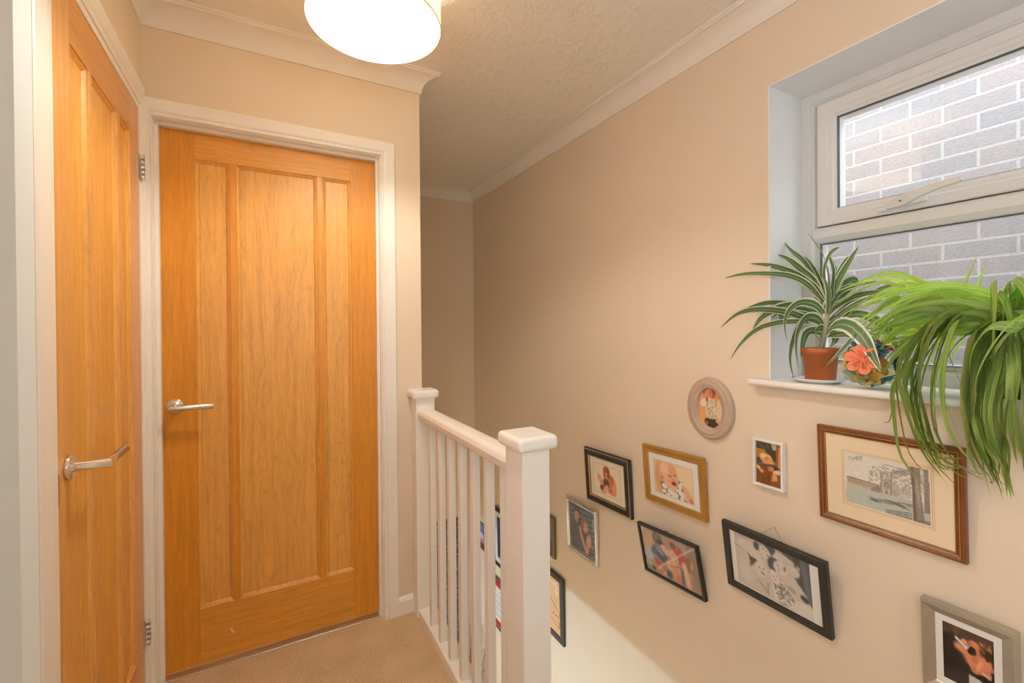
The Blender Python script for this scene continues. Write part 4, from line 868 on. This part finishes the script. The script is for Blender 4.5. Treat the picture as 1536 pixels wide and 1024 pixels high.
D([(695, 640), (730, 600), (800, 540), (900, 480), (1010, 440), (1100, 440)], .024, (B0, 1.57, 1.56), 55, (1.1, 1.1, 1.2))
D([(700, 560), (740, 510), (850, 450), (990, 420), (1080, 415)], .024, (B0, 1.60, 1.60), 55, (.9, .8, .8))
D([(700, 600), (780, 540), (880, 470), (960, 440), (1060, 385), (1180, 372)], .026, (B0, 1.61, 1.62), 50, (.9, .85, .9))
D([(690, 580), (720, 480), (790, 400), (900, 370), (1010, 350)], .022, (B0, 1.59, 1.60), 50)
D([(690, 640), (760, 590), (900, 560), (1060, 640), (1110, 730), (1150, 840)], .028, (B0, 1.58, 1.56), 60, (1.1, 1.05, 1.05))
D([(680, 560), (690, 500), (740, 470), (790, 500)], .02, (B0, 1.58, 1.60), 50)
D([(664, 480), (590, 410), (500, 330), (400, 265), (290, 245)], .024, (B0, 1.58, 1.54), 55, (1.1, 1.1, 1.1))
D([(700, 470), (735, 380), (770, 300), (800, 230), (820, 190)], .026, (B0, 1.60, 1.62), 70, (.85, .9, .85))
D([(676, 470), (650, 380), (610, 290), (560, 215), (520, 190)], .026, (B0, 1.59, 1.60), 65)
D([(690, 560), (700, 470), (690, 380), (650, 300)], .026, (B0, 1.52, 1.52), 80)
D([(660, 600), (600, 540), (500, 520), (400, 530), (330, 590)], .024, (B0, 1.55, 1.53), 55)
D([(690, 660), (740, 690), (730, 740), (700, 770)], .02, (B0, 1.57, 1.56), 60)
finish('foliage', Lf, M['dracaena'], dr, recalc=False, col=Lf.c, uv=Lf.u)

# spider plant on the right end of the view
gx, gy = 1.622, .385
spd = root('spider_plant', (gx, gy, ST), 'large spider plant trailing long green leaves over the sill and wall', 'potted plant')
finish('plant_pot', pot(MB(), gx, gy, ST, .045, .060, .165, .005, .03), M['potdark'], spd)
finish('soil', MB().lathe([(0, ST + .155), (.03, ST + .156), (.0575, ST + .150), (.0575, ST + .140)], (gx, gy, 0), 30), M['soil'], spd)
Lf = Leaves(); rs = random.Random(21)
def base(): return Vector((gx + rs.uniform(-.03, .02), gy + rs.uniform(-.03, .035), ST + .165 + rs.uniform(0, .04)))
def S(pts, w, xs, roll=None, tint=None, tip=None, jit=0, root_=None):
    k = len(pts); X = np.interp(np.linspace(0, 1, k), np.linspace(0, 1, len(xs)), xs)
    jx, jy = rs.gauss(0, jit), rs.gauss(0, jit)
    P = [root_ if root_ is not None else base()]
    for i, (q, x) in enumerate(zip(pts, X)):
        g = (i + 1) / k; P.append(at(q[0] + jx * g + rs.gauss(0, jit * .25), q[1] + jy * g + rs.gauss(0, jit * .25), x + rs.gauss(0, .008)))
    s = rs.uniform(.8, 1.2); tn = tint or (1, 1, 1)
    Lf.leaf(P, w * rs.uniform(.8, 1.15), rs.uniform(30, 85) if roll is None else roll, 18, tuple(c * s for c in tn), .28, .28, tip)
LIME = (1.35, 1.25, 1.0); MID = (1.0, .98, 1.0); OLV = (.85, .72, .95)  # the lime tint puts backlight on the upper leaves into their colour
# long leaves arching left over the sill
arch = [[(1460, 466), (1400, 444), (1330, 434), (1262, 461)], [(1465, 476), (1410, 451), (1350, 437), (1290, 459)], [(1450, 471), (1390, 458), (1320, 464), (1275, 509)], [(1455, 478), (1400, 466), (1340, 479), (1300, 529)],
        [(1450, 481), (1390, 476), (1330, 489), (1285, 529)], [(1458, 484), (1410, 481), (1360, 516), (1325, 554)], [(1450, 491), (1395, 491), (1340, 509), (1295, 521)], [(1460, 474), (1400, 454), (1340, 454), (1280, 489)], [(1462, 496), (1400, 506), (1350, 509), (1310, 549)]]
for g in range(4):
    for a in arch: S(a, .0175, (1.60, 1.56, 1.52), None, LIME if rs.random() < .7 else MID, None, 17)
for g in range(10):
    y = rs.uniform(-6, 26); S([(1480, 440 + y), (1420, 430 + y), (1350, 442 + y * 1.6), (1285 + rs.uniform(0, 40), 470 + y * 2.6)], .016, (1.59, 1.55, 1.50), None, LIME if g % 3 else (1.5, 1.4, 1.5), None, 7, at(1518, 470 + y * .3, 1.60))
# backlit inner leaves near the glass
for g in range(16):
    x0 = rs.uniform(1310, 1440); S([(x0 * .5 + 740, rs.uniform(455, 480)), (x0 + 10, rs.uniform(480, 505)), (x0 - rs.uniform(0, 40), rs.uniform(530, 575))], .016, (1.65, 1.67, 1.66), None, LIME, None, 8)
# curtain hanging in front of the sill and arching right again at the tips
hang = [[(1450, 470), (1390, 500), (1358, 560), (1362, 620), (1385, 690), (1420, 735)], [(1450, 465), (1400, 490), (1372, 560), (1376, 620), (1405, 690), (1440, 700)], [(1455, 475), (1405, 510), (1385, 580), (1390, 640), (1425, 690), (1446, 700)],
        [(1440, 470), (1385, 520), (1350, 570), (1352, 610), (1375, 670), (1405, 705)], [(1455, 470), (1420, 500), (1402, 570), (1408, 640), (1440, 690), (1478, 715)], [(1445, 475), (1370, 520), (1345, 590), (1335, 630), (1325, 632)]]
for g in range(4):
    for a in hang[:5]: S(a, .022, (1.58, 1.49, 1.44, 1.43, 1.45, 1.47), None, OLV if rs.random() < .65 else MID, None, 13)
S(hang[5], .010, (1.58, 1.49, 1.46), None, OLV)
S([(1455, 500), (1420, 540), (1415, 590), (1424, 620), (1436, 645)], .008, (1.56, 1.49, 1.46), 60, OLV, (1.2, .5, .3))
S([(1470, 470), (1412, 480), (1420, 520), (1440, 570), (1455, 590)], .017, (1.56, 1.50, 1.48), 60, MID)
right = [[(1500, 490), (1478, 540), (1462, 600), (1475, 660), (1500, 710), (1502, 715)], [(1505, 490), (1490, 540), (1480, 620), (1495, 690), (1510, 740)], [(1510, 490), (1505, 550), (1500, 620), (1510, 680), (1516, 735)], [(1515, 490), (1520, 560), (1515, 640), (1525, 700)],
         [(1500, 480), (1470, 510), (1456, 580), (1460, 640), (1482, 690), (1498, 712)], [(1520, 480), (1540, 560), (1535, 640), (1540, 700)], [(1525, 480), (1560, 550), (1560, 640), (1562, 720)], [(1530, 470), (1590, 520), (1600, 620), (1590, 700)]]
for g in range(6):
    for a in right: S(a, .023, (1.57, 1.48, 1.43, 1.43, 1.45), None, OLV if rs.random() < .6 else MID, None, 13)
for a in ([(1530, 480), (1500, 500), (1462, 560), (1458, 610)], [(1540, 475), (1508, 510), (1475, 570), (1463, 620)], [(1536, 490), (1490, 490), (1462, 520), (1455, 560)]): S(a, .026, (1.52, 1.46, 1.42), 60, (1.5, 1.35, 2.4), None, 3)
# short upright shoots and a spray to the right, out of frame
for a in ([(1440, 445), (1450, 420), (1465, 385)], [(1470, 440), (1470, 420), (1478, 396)], [(1465, 445), (1440, 435), (1438, 440)]): S(a, .010, (1.61, 1.60), 70, LIME)
for g in range(26):
    a = rs.uniform(-2.2, .4); l = rs.uniform(.16, .34); b = base(); d = Vector((math.sin(a) * .35, -abs(math.cos(a)), 0))
    Lf.leaf([b, b + d * l * .4 + Vector((0, 0, .09)), b + d * l * .8 + Vector((0, 0, .04)), b + d * l + Vector((-.03, 0, -.12))], .018, rs.uniform(35, 80), 14, tuple(c * rs.uniform(.8, 1.2) for c in MID), .4, .22)
finish('foliage', Lf, M['spider'], spd, recalc=False, col=Lf.c, uv=Lf.u)

# folded paper flower ball
bc = Vector((1.548, .650, ST + .074)); ball = root('paper_flower_ball', (bc.x, bc.y, ST), 'ball of folded paper flowers in coral, mustard, teal and red on the sill', 'ornament')
def paper(name, c): return plain(name, c, .75, 0, .2, .15, 200, .12)
PC = dict(coral=(.88, .27, .15), mustard=(.68, .42, .10), teal=(.06, .17, .21), teal2=(.10, .26, .31), sage=(.40, .45, .30), red=(.66, .06, .025), slate=(.08, .17, .22))
vr, vu = AX[0], AX[1]; vt = (Vector((0, 0, EYE)) - bc).normalized()
def flower(col, du, dv, rad, depth=.062, spin=0, back=False):
    q = math.sqrt(max(0, 1 - du * du - dv * dv)); n = (vr * du + vu * dv + vt * (-q if back else q)).normalized()
    a = n.cross(Vector((0, 0, 1))); a = a.normalized() if a.length > .1 else Vector((1, 0, 0)); b_ = n.cross(a); c = bc + n * depth * .80
    mb = MB()
    for k in range(6):
        t = spin + k * math.pi / 3; e = a * math.cos(t) + b_ * math.sin(t); s_ = n.cross(e)
        p0 = c; R_ = rad
        up = n * (depth * .24)
        pl = p0 + e * R_ * .62 + s_ * R_ * .34 + up * .50; prr = p0 + e * R_ * .62 - s_ * R_ * .34 + up * .50
        tip = p0 + e * R_ * 1.02 + up * .62; mid = p0 + e * R_ * .55 + up * .28; tl = p0 + e * R_ * .86 + s_ * R_ * .26 + up * .62; trr = p0 + e * R_ * .86 - s_ * R_ * .26 + up * .62
        mb.add([p0, pl, tl, tip, trr, prr, mid], [(0, 1, 6), (1, 2, 6), (2, 3, 6), (3, 4, 6), (4, 5, 6), (5, 0, 6)])
        for w_ in (-.16, 0, .16):
            q1 = c + e * R_ * .12 + up * .55; q2 = c + (e + s_ * w_).normalized() * R_ * .62 + up * (.62 + .15 * (w_ == 0)); hw = n * .0022
            mb.add([q1 - hw, q2 - hw * 2, q2 + hw, q1 + hw], [(0, 1, 2, 3)])
    return finish('paper_flower', mb, PM[col], ball)
PM = {k: paper(k + '_paper', c) for k, c in PC.items()}
for args in (('coral', -.30, .12, .036), ('red', .62, .66, .034), ('teal', .80, -.02, .036), ('teal2', .52, -.66, .033), ('mustard', -.02, -.64, .034), ('mustard', -.86, .20, .034), ('sage', -.72, -.62, .034), ('teal2', -.34, .86, .032), ('slate', .26, .50, .03), ('sage', -.15, -.93, .028)):
    f = flower(*args[:3], args[3] * (1.22 if args[0] == 'coral' else 1.08), .080 if args[0] == 'coral' else .067, .3 + args[1] * 2)
    f['label'] = {'teal2': 'teal', 'slate': 'slate blue'}.get(args[0], args[0]) + ' folded paper flower'
for args in (('coral', .3, .3), ('teal', -.5, .4), ('mustard', .5, -.4), ('sage', -.2, -.3)): flower(*args, .036, .056, .5, True)

# ------------------------------------------------------------------ far end of the stairwell
m, nt, b = new('dark_glitter_fabric'); v = coords(nt); vo = N(nt, 'ShaderNodeTexVoronoi'); vo.inputs['Scale'].default_value = 160; nt.links.new(v, vo.inputs['Vector'])
cc = ramp(nt, vo.outputs['Color'], [(.30, (.035, .026, .022)), (.62, (.10, .08, .07)), (.78, (.42, .38, .36))]); nt.links.new(cc, b.inputs['Base Color']); b.inputs['Roughness'].default_value = .4; bump(nt, b, vo.outputs['Distance'], .5, .003)
gp = finish('wall_hanging', MB().box(1.02, 1.447, YE - .022, YE - .001, -2.0, -.296), m, org=(1.23, YE - .01, -2.0), bevel=.003)
tag(gp, 'dark speckled glittery panel on the far wall, glimpsed between the balusters', 'wall hanging')
tw = root('twig_arrangement', (1.36, 3.22, LOW), 'tall vase of dried dark twigs at the foot of the far wall', 'dried arrangement')
finish('vase', MB().lathe([(0, LOW), (.08, LOW), (.11, LOW + .12), (.09, LOW + .40), (.055, LOW + .56), (.065, LOW + .60), (.055, LOW + .60), (.045, LOW + .56), (0, LOW + .50)], (1.36, 3.22, 0), 32), M['ceramic'], tw)
mb = MB(); rs = random.Random(4)
for k in range(34):
    a = rs.uniform(0, 6.28); q = rs.uniform(.02, .15); h = rs.uniform(.75, 1.28); P = [Vector((1.36, 3.22, LOW + .45))]
    for i in range(1, 6):
        g = i / 5; P.append(Vector((1.36 + q * math.cos(a) * g ** 1.5 + rs.gauss(0, .008), 3.22 + q * math.sin(a) * g ** 1.5 + rs.gauss(0, .008), LOW + .45 + h * g * .9)))
    mb.tube(P, [.004, .0035, .003, .0025, .002, .001], 5)
    for j in range(3):
        b0 = P[2 + j]; d = Vector((rs.gauss(0, .03), rs.gauss(0, .03), rs.uniform(.03, .09))); mb.tube([b0, b0 + d * .6, b0 + d + Vector((rs.gauss(0, .01), 0, .01))], [.002, .0015, .0008], 4)
finish('twigs', mb, plain('dark_twig_bark', (.07, .05, .04), .8, vary=.3), tw)

# ------------------------------------------------------------------ camera and daylight
cam = bpy.data.cameras.new('camera'); co = bpy.data.objects.new('camera', cam); C.objects.link(co)
r, u, f = AX
co.matrix_world = Matrix(((r.x, u.x, -f.x, 0), (r.y, u.y, -f.y, 0), (r.z, u.z, -f.z, EYE), (0, 0, 0, 1)))
cam.sensor_width = 36; cam.lens = 36 * F_PX / 1536; cam.shift_y = SY / 1536; cam.clip_start = .02
bpy.context.scene.camera = co
w = bpy.data.worlds.new('overcast_sky'); bpy.context.scene.world = w; w.use_nodes = True
bg = w.node_tree.nodes['Background']; bg.inputs[0].default_value = (.86, .94, 1.0, 1); bg.inputs[1].default_value = 6.0
sc_ = bpy.context.scene
sc_.view_settings.view_transform = 'Standard'; sc_.view_settings.look = 'None'; sc_.view_settings.gamma = 1; sc_.view_settings.use_curve_mapping = False
sc_.view_settings.exposure = -0.06
sc_.cycles.max_bounces = 10; sc_.cycles.diffuse_bounces = 6; sc_.cycles.transparent_max_bounces = 16; sc_.cycles.sample_clamp_indirect = 6
